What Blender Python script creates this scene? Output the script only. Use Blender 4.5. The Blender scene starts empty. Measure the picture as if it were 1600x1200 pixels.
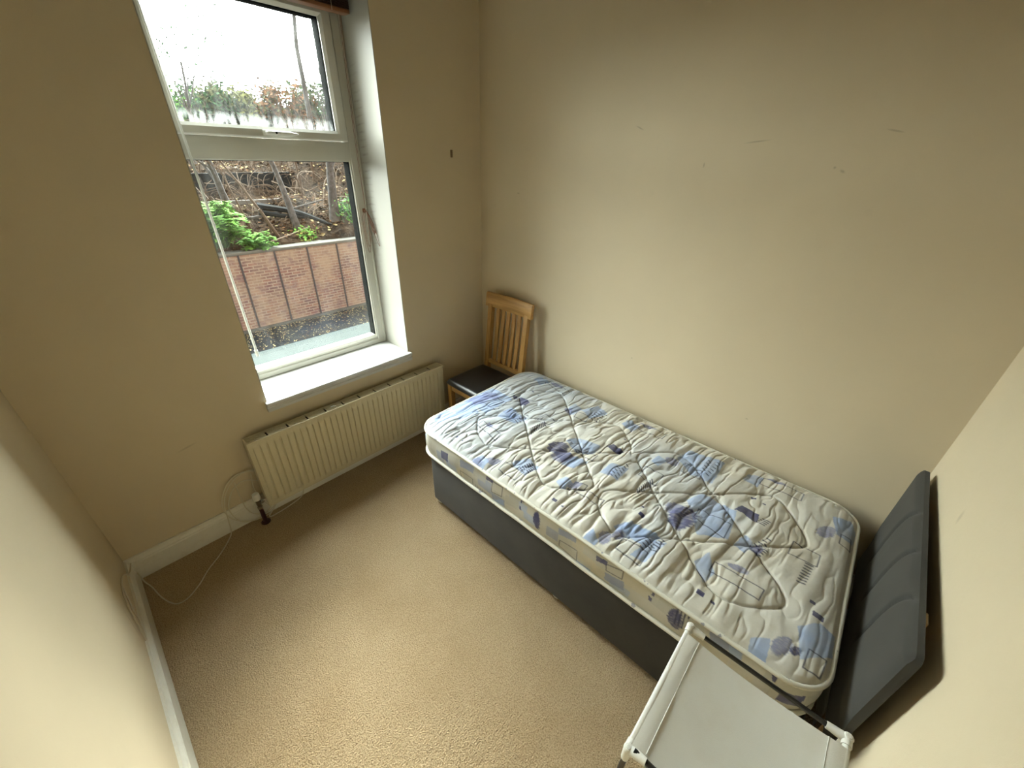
import bpy, bmesh, math, random
import numpy as np
from mathutils import Vector, Matrix

# ------------------------------------------------------------------ camera, sky, sun, exposure
SC = bpy.context.scene
COL = SC.collection
PI = math.pi
EYE = Vector((-2.00753, -2.11555, 1.81757))
YAW, PITCH, ROLL = 0.842855, 0.518938, 0.029685
cy, sy, cp, sp = math.cos(YAW), math.sin(YAW), math.cos(PITCH), math.sin(PITCH)
FW = Vector((sy*cp, cy*cp, -sp)); RT0 = Vector((cy, -sy, 0)); UP0 = RT0.cross(FW)
RT = RT0*math.cos(ROLL) + UP0*math.sin(ROLL); UP = UP0*math.cos(ROLL) - RT0*math.sin(ROLL)
cam_data = bpy.data.cameras.new('camera'); cam_data.sensor_width = 36.0
cam_data.lens = 617.34/1600*36.0; cam_data.clip_start = 0.02; cam_data.clip_end = 300
cam = bpy.data.objects.new('camera', cam_data); COL.objects.link(cam)
cam.matrix_world = Matrix(((RT.x, UP.x, -FW.x, EYE.x), (RT.y, UP.y, -FW.y, EYE.y), (RT.z, UP.z, -FW.z, EYE.z), (0, 0, 0, 1)))
SC.camera = cam

SKY_BASE, SKY_HAZE, SKY_TINT = 3.0, 46.0, (0.965, 1.0, 0.95, 1)
HAZE_AZ, HAZE_EL, HAZE_IN, HAZE_OUT = 19, 14, 30, 86
SUN_STRENGTH = 15.0
world = bpy.data.worlds.new('overcast_sky'); SC.world = world; world.use_nodes = True
wn = world.node_tree.nodes; wl = world.node_tree.links
tc = wn.new('ShaderNodeTexCoord'); sep = wn.new('ShaderNodeSeparateXYZ'); wl.new(tc.outputs['Generated'], sep.inputs[0])
def wmath(op, a, b=0.0, clamp=False):
    x = wn.new('ShaderNodeMath'); x.operation = op; x.use_clamp = clamp
    for k, v in ((0, a), (1, b)):
        if isinstance(v, bpy.types.NodeSocket): wl.new(v, x.inputs[k])
        else: x.inputs[k].default_value = v
    return x.outputs[0]
def sky_dir(az, el): az, el = math.radians(az), math.radians(el); return Vector((math.sin(az)*math.cos(el), math.cos(az)*math.cos(el), math.sin(el)))
# overcast dome with a broad bright haze low in front of the house
dt = wn.new('ShaderNodeVectorMath'); dt.operation = 'DOT_PRODUCT'; wl.new(tc.outputs['Generated'], dt.inputs[0]); dt.inputs[1].default_value = sky_dir(HAZE_AZ, HAZE_EL)
hz = wn.new('ShaderNodeMapRange'); hz.interpolation_type = 'SMOOTHSTEP'; wl.new(dt.outputs['Value'], hz.inputs['Value'])
hz.inputs['From Min'].default_value = math.cos(math.radians(HAZE_OUT)); hz.inputs['From Max'].default_value = math.cos(math.radians(HAZE_IN)); hz.inputs['To Min'].default_value = SKY_BASE; hz.inputs['To Max'].default_value = SKY_HAZE
up = wn.new('ShaderNodeMapRange'); wl.new(sep.outputs['Z'], up.inputs['Value']); up.inputs['From Min'].default_value = -0.01; up.inputs['From Max'].default_value = 0.03; up.inputs['To Min'].default_value = 0.03
bg = wn['Background']; bg.inputs[0].default_value = SKY_TINT; wl.new(wmath('MULTIPLY', hz.outputs[0], up.outputs[0]), bg.inputs[1])

sun = bpy.data.lights.new('sun_through_haze', 'SUN'); sun.energy = SUN_STRENGTH; sun.angle = math.radians(26); sun.color = (1.0, 0.99, 0.90)
sun_o = bpy.data.objects.new('sun_through_haze', sun); COL.objects.link(sun_o)
SUN_FROM = sky_dir(27, 27)
sun_o.rotation_euler = SUN_FROM.to_track_quat('Z', 'Y').to_euler(); sun_o.location = SUN_FROM*30

vs = SC.view_settings
SC.display_settings.display_device = 'sRGB'
vs.view_transform = 'Standard'; vs.look = 'None'; vs.gamma = 1.0; vs.use_curve_mapping = False
vs.exposure = -0.02
SC.cycles.max_bounces = 14; SC.cycles.diffuse_bounces = 10; SC.cycles.transparent_max_bounces = 24
SC.cycles.sample_clamp_indirect = 6.0; SC.cycles.caustics_reflective = False; SC.cycles.caustics_refractive = False

# ------------------------------------------------------------------ helpers
rnd = random.Random(7)

def tag(o, label=None, cat=None, group=None, kind=None):
    if label: o['label'] = label
    if cat: o['category'] = cat
    if group: o['group'] = group
    if kind: o['kind'] = kind
    return o

def empty(name, loc, label, cat, group=None, rz=0.0):
    o = bpy.data.objects.new(name, None); COL.objects.link(o); o.location = loc; o.rotation_euler = (0, 0, rz)
    o.empty_display_size = 0.05
    return tag(o, label, cat, group)

def copy_tree(o, parent=None):
    c = o.copy(); COL.objects.link(c)
    if parent: c.parent = parent
    for ch in [x for x in bpy.data.objects if x.parent == o]:
        copy_tree(ch, c)
    return c

class MB:
    """collects shapes; build() links them as one mesh object (world coordinates made local to the parent)"""
    def __init__(s): s.v = []; s.f = []; s.mi = []; s.cur = 0
    def add(s, vs_, fs_):
        n = len(s.v); s.v += [tuple(p) for p in vs_]
        for f in fs_: s.f.append([i+n for i in f]); s.mi.append(s.cur)
        return s
    def bm(s, b):
        b.verts.ensure_lookup_table(); b.verts.index_update()
        s.add([v.co.copy() for v in b.verts], [[v.index for v in f.verts] for f in b.faces]); b.free(); return s
    def box(s, lo, hi, bev=0.0, seg=2, M=None):
        b = bmesh.new(); bmesh.ops.create_cube(b, size=1.0)
        for v in b.verts:
            v.co = Vector([lo[i] + (v.co[i]+0.5)*(hi[i]-lo[i]) for i in range(3)])
        if bev > 0: bmesh.ops.bevel(b, geom=list(b.edges), offset=bev, segments=seg, profile=0.5, affect='EDGES')
        if M is not None: bmesh.ops.transform(b, matrix=M, verts=b.verts)
        return s.bm(b)
    def tube(s, pts, r, n=8, cap=True):
        pts = [Vector(p) for p in pts]; m = len(pts)
        rr = r if isinstance(r, (list, tuple)) else [r]*m
        vs_ = []; prev = None
        for i, p in enumerate(pts):
            t = (pts[min(i+1, m-1)] - pts[max(i-1, 0)])
            t = t.normalized() if t.length > 1e-9 else Vector((0, 0, 1))
            if prev is None:
                a = Vector((0, 0, 1)) if abs(t.z) < 0.9 else Vector((1, 0, 0)); nrm = (a - t*a.dot(t)).normalized()
            else:
                nrm = prev - t*prev.dot(t); nrm = nrm.normalized() if nrm.length > 1e-9 else prev
            prev = nrm; bn = t.cross(nrm)
            for k in range(n):
                a = 2*PI*k/n; vs_.append(p + (nrm*math.cos(a) + bn*math.sin(a))*rr[i])
        fs_ = [[i*n+k, i*n+(k+1) % n, (i+1)*n+(k+1) % n, (i+1)*n+k] for i in range(m-1) for k in range(n)]
        if cap: fs_ += [list(range(n))[::-1], list(range((m-1)*n, m*n))]
        return s.add(vs_, fs_)
    def prism(s, prof, axis, a, b):
        """profile of 2-D points swept along an axis ('x','y','z') from a to b"""
        def P(u, v, w): return {'x': (w, u, v), 'y': (u, w, v), 'z': (u, v, w)}[axis]
        n = len(prof)
        vs_ = [P(u, v, a) for u, v in prof] + [P(u, v, b) for u, v in prof]
        fs_ = [[i, (i+1) % n, n+(i+1) % n, n+i] for i in range(n)] + [list(range(n))[::-1], list(range(n, 2*n))]
        return s.add(vs_, fs_)
    def build(s, name, mat, parent=None, smooth=True, ang=35):
        me = bpy.data.meshes.new(name)
        me.from_pydata(s.v, [], s.f); me.update()
        b = bmesh.new(); b.from_mesh(me); bmesh.ops.recalc_face_normals(b, faces=b.faces); b.to_mesh(me); b.free()
        mats = mat if isinstance(mat, (list, tuple)) else [mat]
        for m in mats: me.materials.append(m)
        if len(mats) > 1: me.polygons.foreach_set('material_index', s.mi)
        return link(name, me, parent, smooth, ang)

def world_loc(o):
    l = Vector((0, 0, 0))
    while o: l = l + o.location; o = o.parent
    return l

def link(name, me, parent=None, smooth=True, ang=35):
    o = bpy.data.objects.new(name, me); COL.objects.link(o)
    if parent:
        o.parent = parent
        me.transform(Matrix.Translation(-world_loc(parent)))
    if smooth:
        me.shade_smooth()
        try: me.set_sharp_from_angle(angle=math.radians(ang))
        except Exception: pass
    return o

def spline(pts, n=8):
    """Catmull-Rom through points"""
    P = [Vector(p) for p in pts]; P = [P[0]*2-P[1]] + P + [P[-1]*2-P[-2]]; out = []
    for i in range(1, len(P)-2):
        for k in range(n):
            t = k/n; a, b, c, d = P[i-1], P[i], P[i+1], P[i+2]
            out.append(0.5*((2*b) + (c-a)*t + (2*a-5*b+4*c-d)*t*t + (3*b-a-3*c+d)*t**3))
    out.append(P[-2]); return out

# ------------------------------------------------------------------ materials
def mat(name, col, rough=0.6, metal=0.0, spec=0.5, **kw):
    m = bpy.data.materials.new(name); m.use_nodes = True
    b = m.node_tree.nodes['Principled BSDF']
    b.inputs['Base Color'].default_value = (*col, 1); b.inputs['Roughness'].default_value = rough
    b.inputs['Metallic'].default_value = metal; b.inputs['Specular IOR Level'].default_value = spec
    for k, v in kw.items(): b.inputs[k.replace('_', ' ')].default_value = v
    return m

class NT:
    """short node-building helper on a material"""
    def __init__(s, m): s.m = m; s.t = m.node_tree; s.b = s.t.nodes['Principled BSDF']
    def n(s, typ, **kw):
        x = s.t.nodes.new('ShaderNode'+typ)
        for k, v in kw.items(): setattr(x, k, v)
        return x
    def set(s, sock, v):
        if isinstance(v, bpy.types.NodeSocket): s.t.links.new(v, sock)
        elif isinstance(v, (tuple, list)) and len(v) == 3 and sock.type == 'RGBA': sock.default_value = (*v, 1)
        else: sock.default_value = v
    def obj(s): return s.n('TexCoord').outputs['Object']
    def geo(s): return s.n('NewGeometry').outputs['Position']
    def scale(s, v, sc, loc=(0, 0, 0), rot=(0, 0, 0)):
        x = s.n('Mapping'); s.set(x.inputs[0], v); x.inputs['Scale'].default_value = sc; x.inputs['Location'].default_value = loc; x.inputs['Rotation'].default_value = rot
        return x.outputs[0]
    def noise(s, v, sc, det=3, rough=0.5, dist=0.0):
        x = s.n('TexNoise'); s.set(x.inputs['Vector'], v); x.inputs['Scale'].default_value = sc; x.inputs['Detail'].default_value = det
        x.inputs['Roughness'].default_value = rough; x.inputs['Distortion'].default_value = dist; return x.outputs['Fac']
    def ramp(s, f, *st):
        x = s.n('ValToRGB'); s.set(x.inputs[0], f); el_ = x.color_ramp.elements
        el_[0].position, el_[1].position = st[0][0], st[-1][0]
        for p_, c in st[1:-1]: el_.new(p_)
        for i, (p_, c) in enumerate(st):
            c = (c, c, c) if not isinstance(c, tuple) else c; el_[i].color = (*c, 1)
        return x.outputs[0]
    def mix(s, f, a, b, mode='MIX'):
        x = s.n('Mix', data_type='RGBA', blend_type=mode); s.set(x.inputs[0], f); s.set(x.inputs[6], a); s.set(x.inputs[7], b); return x.outputs[2]
    def math(s, op, a, b=0.0, c=0.0, clamp=False):
        x = s.n('Math', operation=op, use_clamp=clamp); s.set(x.inputs[0], a); s.set(x.inputs[1], b); s.set(x.inputs[2], c); return x.outputs[0]
    def xyz(s, v):
        x = s.n('SeparateXYZ'); s.set(x.inputs[0], v); return x.outputs
    def color(s, c): s.set(s.b.inputs['Base Color'], c); return s
    def rough(s, c): s.set(s.b.inputs['Roughness'], c); return s
    def bump(s, h, st=0.3, dist=0.01):
        x = s.n('Bump'); x.inputs['Strength'].default_value = st; x.inputs['Distance'].default_value = dist; s.set(x.inputs['Height'], h)
        s.t.links.new(x.outputs[0], s.b.inputs['Normal']); return s
    def spots(s, base, col, lst, dens=0.55):
        """small scuffs: (x,y,z, half-size x, y, z, slant) ellipsoids in world space"""
        P = s.geo(); c = base
        for (px, py, pz, ax, ay, az_, a) in lst:
            v = s.n('VectorMath', operation='SUBTRACT'); s.set(v.inputs[0], P); v.inputs[1].default_value = (px, py, pz)
            x = s.n('Mapping', vector_type='TEXTURE'); s.set(x.inputs[0], v.outputs[0])
            x.inputs['Rotation'].default_value = a; x.inputs['Scale'].default_value = (ax, ay, az_)
            l = s.n('VectorMath', operation='LENGTH'); s.set(l.inputs[0], x.outputs[0])
            f = s.ramp(l.outputs['Value'], (0.3, 0.6), (1.0, 0.0)); c = s.mix(s.math('MULTIPLY', f, dens), c, col)
        return c

def paint(name, col, marks=(), markcol=(0.16, 0.13, 0.09)):
    m = mat(name, col, 0.62, spec=0.3); t = NT(m); P = t.geo()
    c = t.mix(t.ramp(t.noise(P, 2.2, 4), (0.35, 0.0), (0.75, 1.0)), tuple(x*0.955 for x in col), tuple(min(1, x*1.02) for x in col))
    c = t.mix(t.ramp(t.noise(P, 14, 5, 0.7), (0.62, 0.0), (0.8, 0.25)), c, tuple(x*0.82 for x in col))
    if marks: c = t.spots(c, markcol, marks)
    t.color(c)
    t.bump(t.math('ADD', t.noise(P, 420, 3), t.math('MULTIPLY', t.noise(P, 60, 3), 1.5)), 0.10, 0.003)
    return m

CREAM = (0.65, 0.562, 0.405)
M_wall = paint('magnolia_wall_paint', CREAM, [(-2.33, -0.42, 0.255, 0.02, 0.10, 0.010, (0.9, 0, 0)), (-1.94, 0.0, 0.585, 0.05, 0.01, 0.006, (0, -0.2, 0)),
    (-0.485, -2.557, 0.926, 0.014, 0.01, 0.03, (0, 0.2, 0)), (-2.33, -0.5, 0.24, 0.02, 0.09, 0.008, (1.2, 0, 0))], (0.30, 0.24, 0.16))
M_wall_r = paint('magnolia_wall_paint_scuffed', CREAM, [(0, -1.59, 1.90, 0.02, 0.055, 0.004, (-0.12, 0, 0)), (0, -1.404, 1.813, 0.02, 0.005, 0.013, (0, 0, 0)),
    (0, -1.899, 1.807, 0.02, 0.012, 0.006, (0.5, 0, 0)), (0, -1.872, 1.818, 0.02, 0.006, 0.006, (0, 0, 0)), (0, -1.075, 1.955, 0.02, 0.025, 0.004, (0.4, 0, 0)),
    (0, -0.332, 1.632, 0.02, 0.014, 0.005, (0.1, 0, 0)), (0, -2.0, 1.93, 0.02, 0.03, 0.004, (0.2, 0, 0)), (0, -1.25, 0.83, 0.02, 0.006, 0.006, (0, 0, 0)), (0, -1.9, 0.72, 0.02, 0.008, 0.005, (0, 0, 0))])
M_ceil = mat('dull_ceiling_paint', (0.27, 0.26, 0.23), 0.8)

M_white = mat('white_gloss_paint', (0.78, 0.77, 0.70), 0.28); t = NT(M_white)
t.color(t.mix(t.ramp(t.noise(t.geo(), 18, 4, 0.65), (0.5, 0.0), (0.8, 0.35)), (0.78, 0.77, 0.70), (0.55, 0.50, 0.38)))
M_upvc = mat('white_upvc', (0.58, 0.575, 0.52), 0.30)
M_gasket = mat('black_rubber_gasket', (0.006, 0.007, 0.007), 0.9, spec=0.02)
M_sill = mat('white_gloss_sill_paint', (0.62, 0.63, 0.63), 0.25); t = NT(M_sill)
c = t.spots(t.mix(t.ramp(t.noise(t.geo(), 30, 4), (0.62, 0.0), (0.78, 0.25)), (0.62, 0.63, 0.63), (0.48, 0.46, 0.4)), (0.20, 0.19, 0.17),
    [(-1.43, 0.035, 0.675, 0.012, 0.006, 0.02, (0, 0, 0.3)), (-1.27, 0.08, 0.675, 0.008, 0.005, 0.02, (0, 0, 0)), (-1.02, 0.19, 0.675, 0.03, 0.01, 0.02, (0, 0, 0.2))])
t.color(c)

# white reveal with rows of faint mould ripples beside the frame
M_reveal = mat('white_reveal_paint', (0.35, 0.345, 0.305), 0.5); t = NT(M_reveal); P = t.geo(); X = t.xyz(P)
rows = t.math('SINE', t.math('MULTIPLY', t.math('ADD', X[2], t.math('ADD', t.math('MULTIPLY', X[1], 0.10), t.math('MULTIPLY', t.noise(P, 9, 2), 0.028))), 2*PI/0.036))
rows = t.ramp(rows, (0.55, 0.0), (0.98, 1.0))
band = t.math('MULTIPLY', t.ramp(X[1], (0.155, 0.0), (0.205, 1.0)), t.ramp(X[1], (0.225, 1.0), (0.25, 0.25)))
ht = t.math('MULTIPLY', t.ramp(t.math('MULTIPLY', X[2], 0.4), (0.46, 0.0), (0.58, 1.0)), t.ramp(t.math('MULTIPLY', X[2], 0.4), (0.80, 1.0), (0.92, 0.1)))
brk = t.ramp(t.noise(P, 26, 3), (0.33, 0.15), (0.6, 1.0))
msk = t.math('MULTIPLY', t.math('MULTIPLY', rows, band), t.math('MULTIPLY', ht, brk))
c = t.mix(t.math('MULTIPLY', msk, 0.6), (0.35, 0.345, 0.305), (0.17, 0.15, 0.11))
edge = t.ramp(X[1], (0.238, 0.0), (0.262, 1.0))
t.color(t.mix(t.math('MULTIPLY', edge, t.ramp(t.noise(P, 20, 3), (0.35, 0.1), (0.65, 0.7))), c, (0.30, 0.26, 0.18)))

M_carpet = mat('beige_carpet', (0.40, 0.30, 0.185), 0.95, spec=0.1); t = NT(M_carpet); P = t.geo()
big = t.ramp(t.noise(P, 3.0, 5, 0.6), (0.32, (0.53, 0.40, 0.245)), (0.68, (0.62, 0.485, 0.315)))
tuft = t.noise(P, 210, 2, 0.6)
c = t.mix(t.ramp(tuft, (0.34, 0.8), (0.58, 0.0)), big, (0.29, 0.20, 0.11))
c = t.mix(t.ramp(t.noise(P, 95, 4, 0.7), (0.58, 0.0), (0.75, 0.5)), c, (0.66, 0.54, 0.375))
t.color(c)
t.bump(t.math('ADD', tuft, t.math('MULTIPLY', t.noise(P, 80, 4, 0.7), 0.9)), 1.0, 0.014)

M_rad = mat('cream_radiator_enamel', (0.63, 0.575, 0.41), 0.38)
M_raddark = mat('radiator_inside_shade', (0.05, 0.044, 0.032), 0.7)  # near-black colour paints in the shade inside and behind the radiator
M_chrome = mat('chrome', (0.55, 0.55, 0.53), 0.25, 1.0)
M_pipe = mat('maroon_painted_pipe', (0.045, 0.012, 0.014), 0.45)
M_cable = mat('white_flex', (0.66, 0.62, 0.50), 0.45)

def wood(name, c0, c1, axis='z', sc=1.0, rough=0.4):
    m = mat(name, c0, rough); t = NT(m); P = t.geo()
    s_ = {'x': (4, 60, 60), 'y': (60, 4, 60), 'z': (60, 60, 4)}[axis]
    g = t.noise(t.scale(P, tuple(k*sc for k in s_)), 1.0, 4, 0.6, 0.6)
    t.color(t.ramp(g, (0.35, c1), (0.62, c0))); t.bump(g, 0.08, 0.002); return m
M_oak = wood('golden_oak', (0.47, 0.27, 0.085), (0.33, 0.17, 0.045), 'z', 1.0, 0.38)
M_oak_y = wood('golden_oak_rail', (0.48, 0.28, 0.09), (0.34, 0.18, 0.05), 'y', 0.8, 0.38)
M_pine = wood('raw_pine', (0.58, 0.42, 0.23), (0.46, 0.31, 0.15), 'z')
M_darkwood = wood('dark_stained_blind_wood', (0.045, 0.018, 0.012), (0.02, 0.009, 0.007), 'x', 1.0, 0.35)
M_redwood = wood('reddish_blind_rail_wood', (0.20, 0.085, 0.04), (0.12, 0.05, 0.025), 'x', 1.0, 0.35)
M_leather = mat('black_leather', (0.012, 0.012, 0.013), 0.33); t = NT(M_leather)
t.bump(t.noise(t.geo(), 300, 2), 0.08, 0.002)

def cloth(name, c0, c1, sc=6.0):
    m = mat(name, c0, 0.9, spec=0.15, Sheen_Weight=0.15, Sheen_Roughness=0.5); t = NT(m); P = t.geo()
    t.color(t.mix(t.ramp(t.noise(P, sc, 4, 0.65), (0.38, 0.0), (0.66, 1.0)), c0, c1)); t.bump(t.noise(P, 500, 2), 0.15, 0.002); return m
M_divan = cloth('charcoal_divan_velvet', (0.034, 0.031, 0.026), (0.025, 0.0225, 0.019), 7.0)
M_head = cloth('grey_headboard_velvet', (0.042, 0.042, 0.039), (0.034, 0.034, 0.032), 5.0)
M_plastic = mat('white_plastic', (0.72, 0.73, 0.70), 0.3)
M_blackmetal = mat('black_coated_steel', (0.008, 0.008, 0.008), 0.35)
M_fabric = mat('off_white_nonwoven_fabric', (0.63, 0.63, 0.59), 0.85, spec=0.1); t = NT(M_fabric); P = t.geo()
c = t.mix(t.ramp(t.noise(P, 9, 4, 0.6), (0.45, 0.0), (0.75, 0.5)), (0.63, 0.63, 0.59), (0.56, 0.53, 0.46))
t.color(c); t.bump(t.noise(P, 700, 2), 0.25, 0.001)

# printed ticking: the print is carried by a colour attribute
def ticking(name):
    m = mat(name, (0.7, 0.7, 0.65), 0.75, spec=0.25, Sheen_Weight=0.1); t = NT(m)
    a = t.n('VertexColor', layer_name='print'); P = t.geo()
    c = t.mix(t.ramp(t.noise(P, 4.5, 5, 0.6), (0.48, 0.0), (0.72, 0.42)), a.outputs[0], (0.60, 0.52, 0.36), 'MULTIPLY')
    c = t.mix(t.ramp(t.noise(P, 55, 4, 0.7), (0.62, 0.0), (0.75, 0.22)), c, (0.30, 0.27, 0.22))
    t.color(c); t.bump(t.noise(P, 900, 2), 0.06, 0.001); return m
M_tick = ticking('printed_mattress_ticking')
M_tape = mat('white_mattress_tape', (0.66, 0.66, 0.60), 0.6); t = NT(M_tape); P = t.geo()
t.color(t.mix(t.ramp(t.noise(P, 30, 2), (0.66, 0.0), (0.68, 0.7)), (0.68, 0.67, 0.60), (0.16, 0.17, 0.25)))

def glass(name, wet):
    m = bpy.data.materials.new(name); m.use_nodes = True; t = NT(m); nt = m.node_tree
    out = nt.nodes['Material Output']; nt.nodes.remove(t.b)
    tr = t.n('BsdfTransparent'); tr.inputs[0].default_value = (0.95, 0.975, 0.965, 1)
    gl = t.n('BsdfGlossy'); gl.inputs['Roughness'].default_value = 0.02
    lw_ = t.n('LayerWeight'); lw_.inputs[0].default_value = 0.5
    fr = t.math('ADD', 0.045, t.math('MULTIPLY', t.math('POWER', lw_.outputs['Facing'], 5.0), 0.9), clamp=True)
    m1 = t.n('MixShader'); t.set(m1.inputs[0], fr); nt.links.new(tr.outputs[0], m1.inputs[1]); nt.links.new(gl.outputs[0], m1.inputs[2])
    P = t.geo(); X = t.xyz(P)
    if wet:   # condensation: beads hang along the bottom, a wiped arc stays clearer above
        streak = t.noise(t.scale(P, (75, 1, 14)), 1.0, 3, 0.6)
        lowb = t.math('SUBTRACT', 1.0, t.math('MULTIPLY', t.math('SUBTRACT', X[2], 1.918), 1/0.05), clamp=True)
        drops = t.math('MULTIPLY', t.ramp(streak, (0.42, 0.0), (0.56, 1.0)), t.math('ADD', t.math('MULTIPLY', lowb, 0.9), 0.05))
        dx = t.math('MULTIPLY', t.math('SUBTRACT', X[0], -1.18), 1.15); dz = t.math('SUBTRACT', X[2], 2.50)
        r_ = t.math('SQRT', t.math('ADD', t.math('MULTIPLY', dx, dx), t.math('MULTIPLY', dz, dz)))
        r_ = t.math('ADD', r_, t.math('MULTIPLY', t.math('SUBTRACT', t.noise(P, 18, 3), 0.5), 0.09))
        mist = t.math('MULTIPLY', t.ramp(r_, (0.36, 0.30), (0.42, 0.10)), t.ramp(t.noise(P, 140, 2), (0.38, 0.25), (0.62, 1.0)))
        f = t.math('ADD', t.math('MULTIPLY', drops, 0.10), t.math('MULTIPLY', mist, 0.04))
    else:
        f = t.math('MULTIPLY', t.ramp(t.noise(t.scale(P, (9, 1, 2.2), rot=(0, 0.5, 0)), 1.0, 4, 0.6), (0.5, 0.0), (0.8, 0.13)), 0.035)  # faint pale streaks imitate haze reflected in the lower pane
    wt = t.n('BsdfTranslucent'); wt.inputs[0].default_value = (0.85, 0.9, 0.9, 1)
    m2 = t.n('MixShader'); t.set(m2.inputs[0], f); nt.links.new(m1.outputs[0], m2.inputs[1]); nt.links.new(wt.outputs[0], m2.inputs[2])
    nt.links.new(m2.outputs[0], out.inputs[0]); return m
M_glass = glass('window_glass', False); M_wetglass = glass('condensation_glass', True)

# outdoors
M_brick = mat('weathered_red_brick', (0.25, 0.13, 0.10), 0.9, spec=0.08); t = NT(M_brick); P = t.geo()
bt_ = t.n('TexBrick'); X = t.xyz(P); cb = t.n('CombineXYZ'); t.set(cb.inputs[0], X[0]); t.set(cb.inputs[1], X[2]); t.set(bt_.inputs['Vector'], cb.outputs[0])
bt_.inputs['Scale'].default_value = 1.0; bt_.inputs['Brick Width'].default_value = 0.225; bt_.inputs['Row Height'].default_value = 0.075; bt_.inputs['Mortar Size'].default_value = 0.012
bt_.inputs['Color1'].default_value = (0.20, 0.105, 0.09, 1); bt_.inputs['Color2'].default_value = (0.115, 0.072, 0.075, 1); bt_.inputs['Mortar'].default_value = (0.27, 0.24, 0.205, 1)
pale = t.math('MULTIPLY', t.ramp(t.noise(P, 1.6, 5, 0.65), (0.36, 0.0), (0.62, 0.85)), 1.0)
c = t.mix(pale, bt_.outputs[0], (0.27, 0.215, 0.165)); c = t.mix(t.ramp(t.noise(P, 3.3, 4), (0.52, 0.0), (0.75, 0.75)), c, (0.125, 0.075, 0.09))
t.color(c); t.bump(bt_.outputs['Fac'], -0.5, 0.01)
M_coping = mat('grey_stone_coping', (0.10, 0.10, 0.088), 0.9)
M_joint = mat('dark_mastic_joint', (0.045, 0.04, 0.045), 0.8)
M_tarmac = mat('dark_wet_tarmac', (0.045, 0.05, 0.055), 0.7, spec=0.08); t = NT(M_tarmac)
t.color(t.ramp(t.noise(t.geo(), 8, 5, 0.7), (0.35, (0.008, 0.009, 0.011)), (0.7, (0.022, 0.024, 0.027))))
M_soil = mat('leafy_bank_soil', (0.10, 0.07, 0.05), 1.0, spec=0.08); t = NT(M_soil); P = t.geo()
c = t.ramp(t.noise(P, 2.2, 6, 0.7), (0.33, (0.010, 0.009, 0.0085)), (0.52, (0.034, 0.022, 0.014)), (0.72, (0.07, 0.045, 0.027)))
t.color(t.mix(t.ramp(t.noise(P, 14, 4, 0.7), (0.56, 0.0), (0.7, 0.7)), c, (0.11, 0.085, 0.055))); t.bump(t.noise(P, 9, 5), 0.8, 0.15)
M_outsill = mat('grey_slate_outer_sill', (0.030, 0.037, 0.037), 0.95, spec=0.03)
M_bark = mat('grey_bark', (0.115, 0.10, 0.095), 0.95, spec=0.08); t = NT(M_bark)
t.color(t.ramp(t.noise(t.geo(), 12, 5, 0.7), (0.35, (0.040, 0.037, 0.036)), (0.7, (0.12, 0.112, 0.11))))
M_twig = mat('brown_twig', (0.075, 0.052, 0.037), 0.95, spec=0.08)
M_paletwig = mat('pale_dry_twig', (0.19, 0.155, 0.125), 0.95, spec=0.08)
M_timber = mat('dark_wet_timber', (0.016, 0.018, 0.020), 0.7, spec=0.08)
M_ledge = mat('weathered_grey_timber', (0.13, 0.125, 0.12), 0.85, spec=0.08)
def leafmat(name, a, b):
    m = mat(name, a, 0.9, spec=0.1); t = NT(m); t.color(t.ramp(t.noise(t.geo(), 5, 4, 0.7), (0.35, b), (0.65, a)))
    t.b.inputs['Transmission Weight'].default_value = 0.0; return m
M_fern = leafmat('bright_green_frond', (0.15, 0.32, 0.06), (0.06, 0.16, 0.035))
M_ivy = leafmat('deep_green_leaf', (0.055, 0.11, 0.045), (0.02, 0.05, 0.022))
M_yellow = leafmat('yellow_green_leaf', (0.17, 0.17, 0.045), (0.08, 0.09, 0.03))
M_orange = leafmat('russet_autumn_leaf', (0.19, 0.085, 0.03), (0.10, 0.05, 0.022))
M_olive = leafmat('olive_autumn_leaf', (0.095, 0.095, 0.038), (0.045, 0.052, 0.024))
M_leaf1 = mat('pale_fallen_leaf', (0.36, 0.29, 0.15), 0.8, spec=0.08); M_leaf2 = mat('russet_fallen_leaf', (0.13, 0.062, 0.026), 0.8, spec=0.08); M_leaf3 = mat('brown_fallen_leaf', (0.065, 0.038, 0.021), 0.9, spec=0.08)

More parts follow.
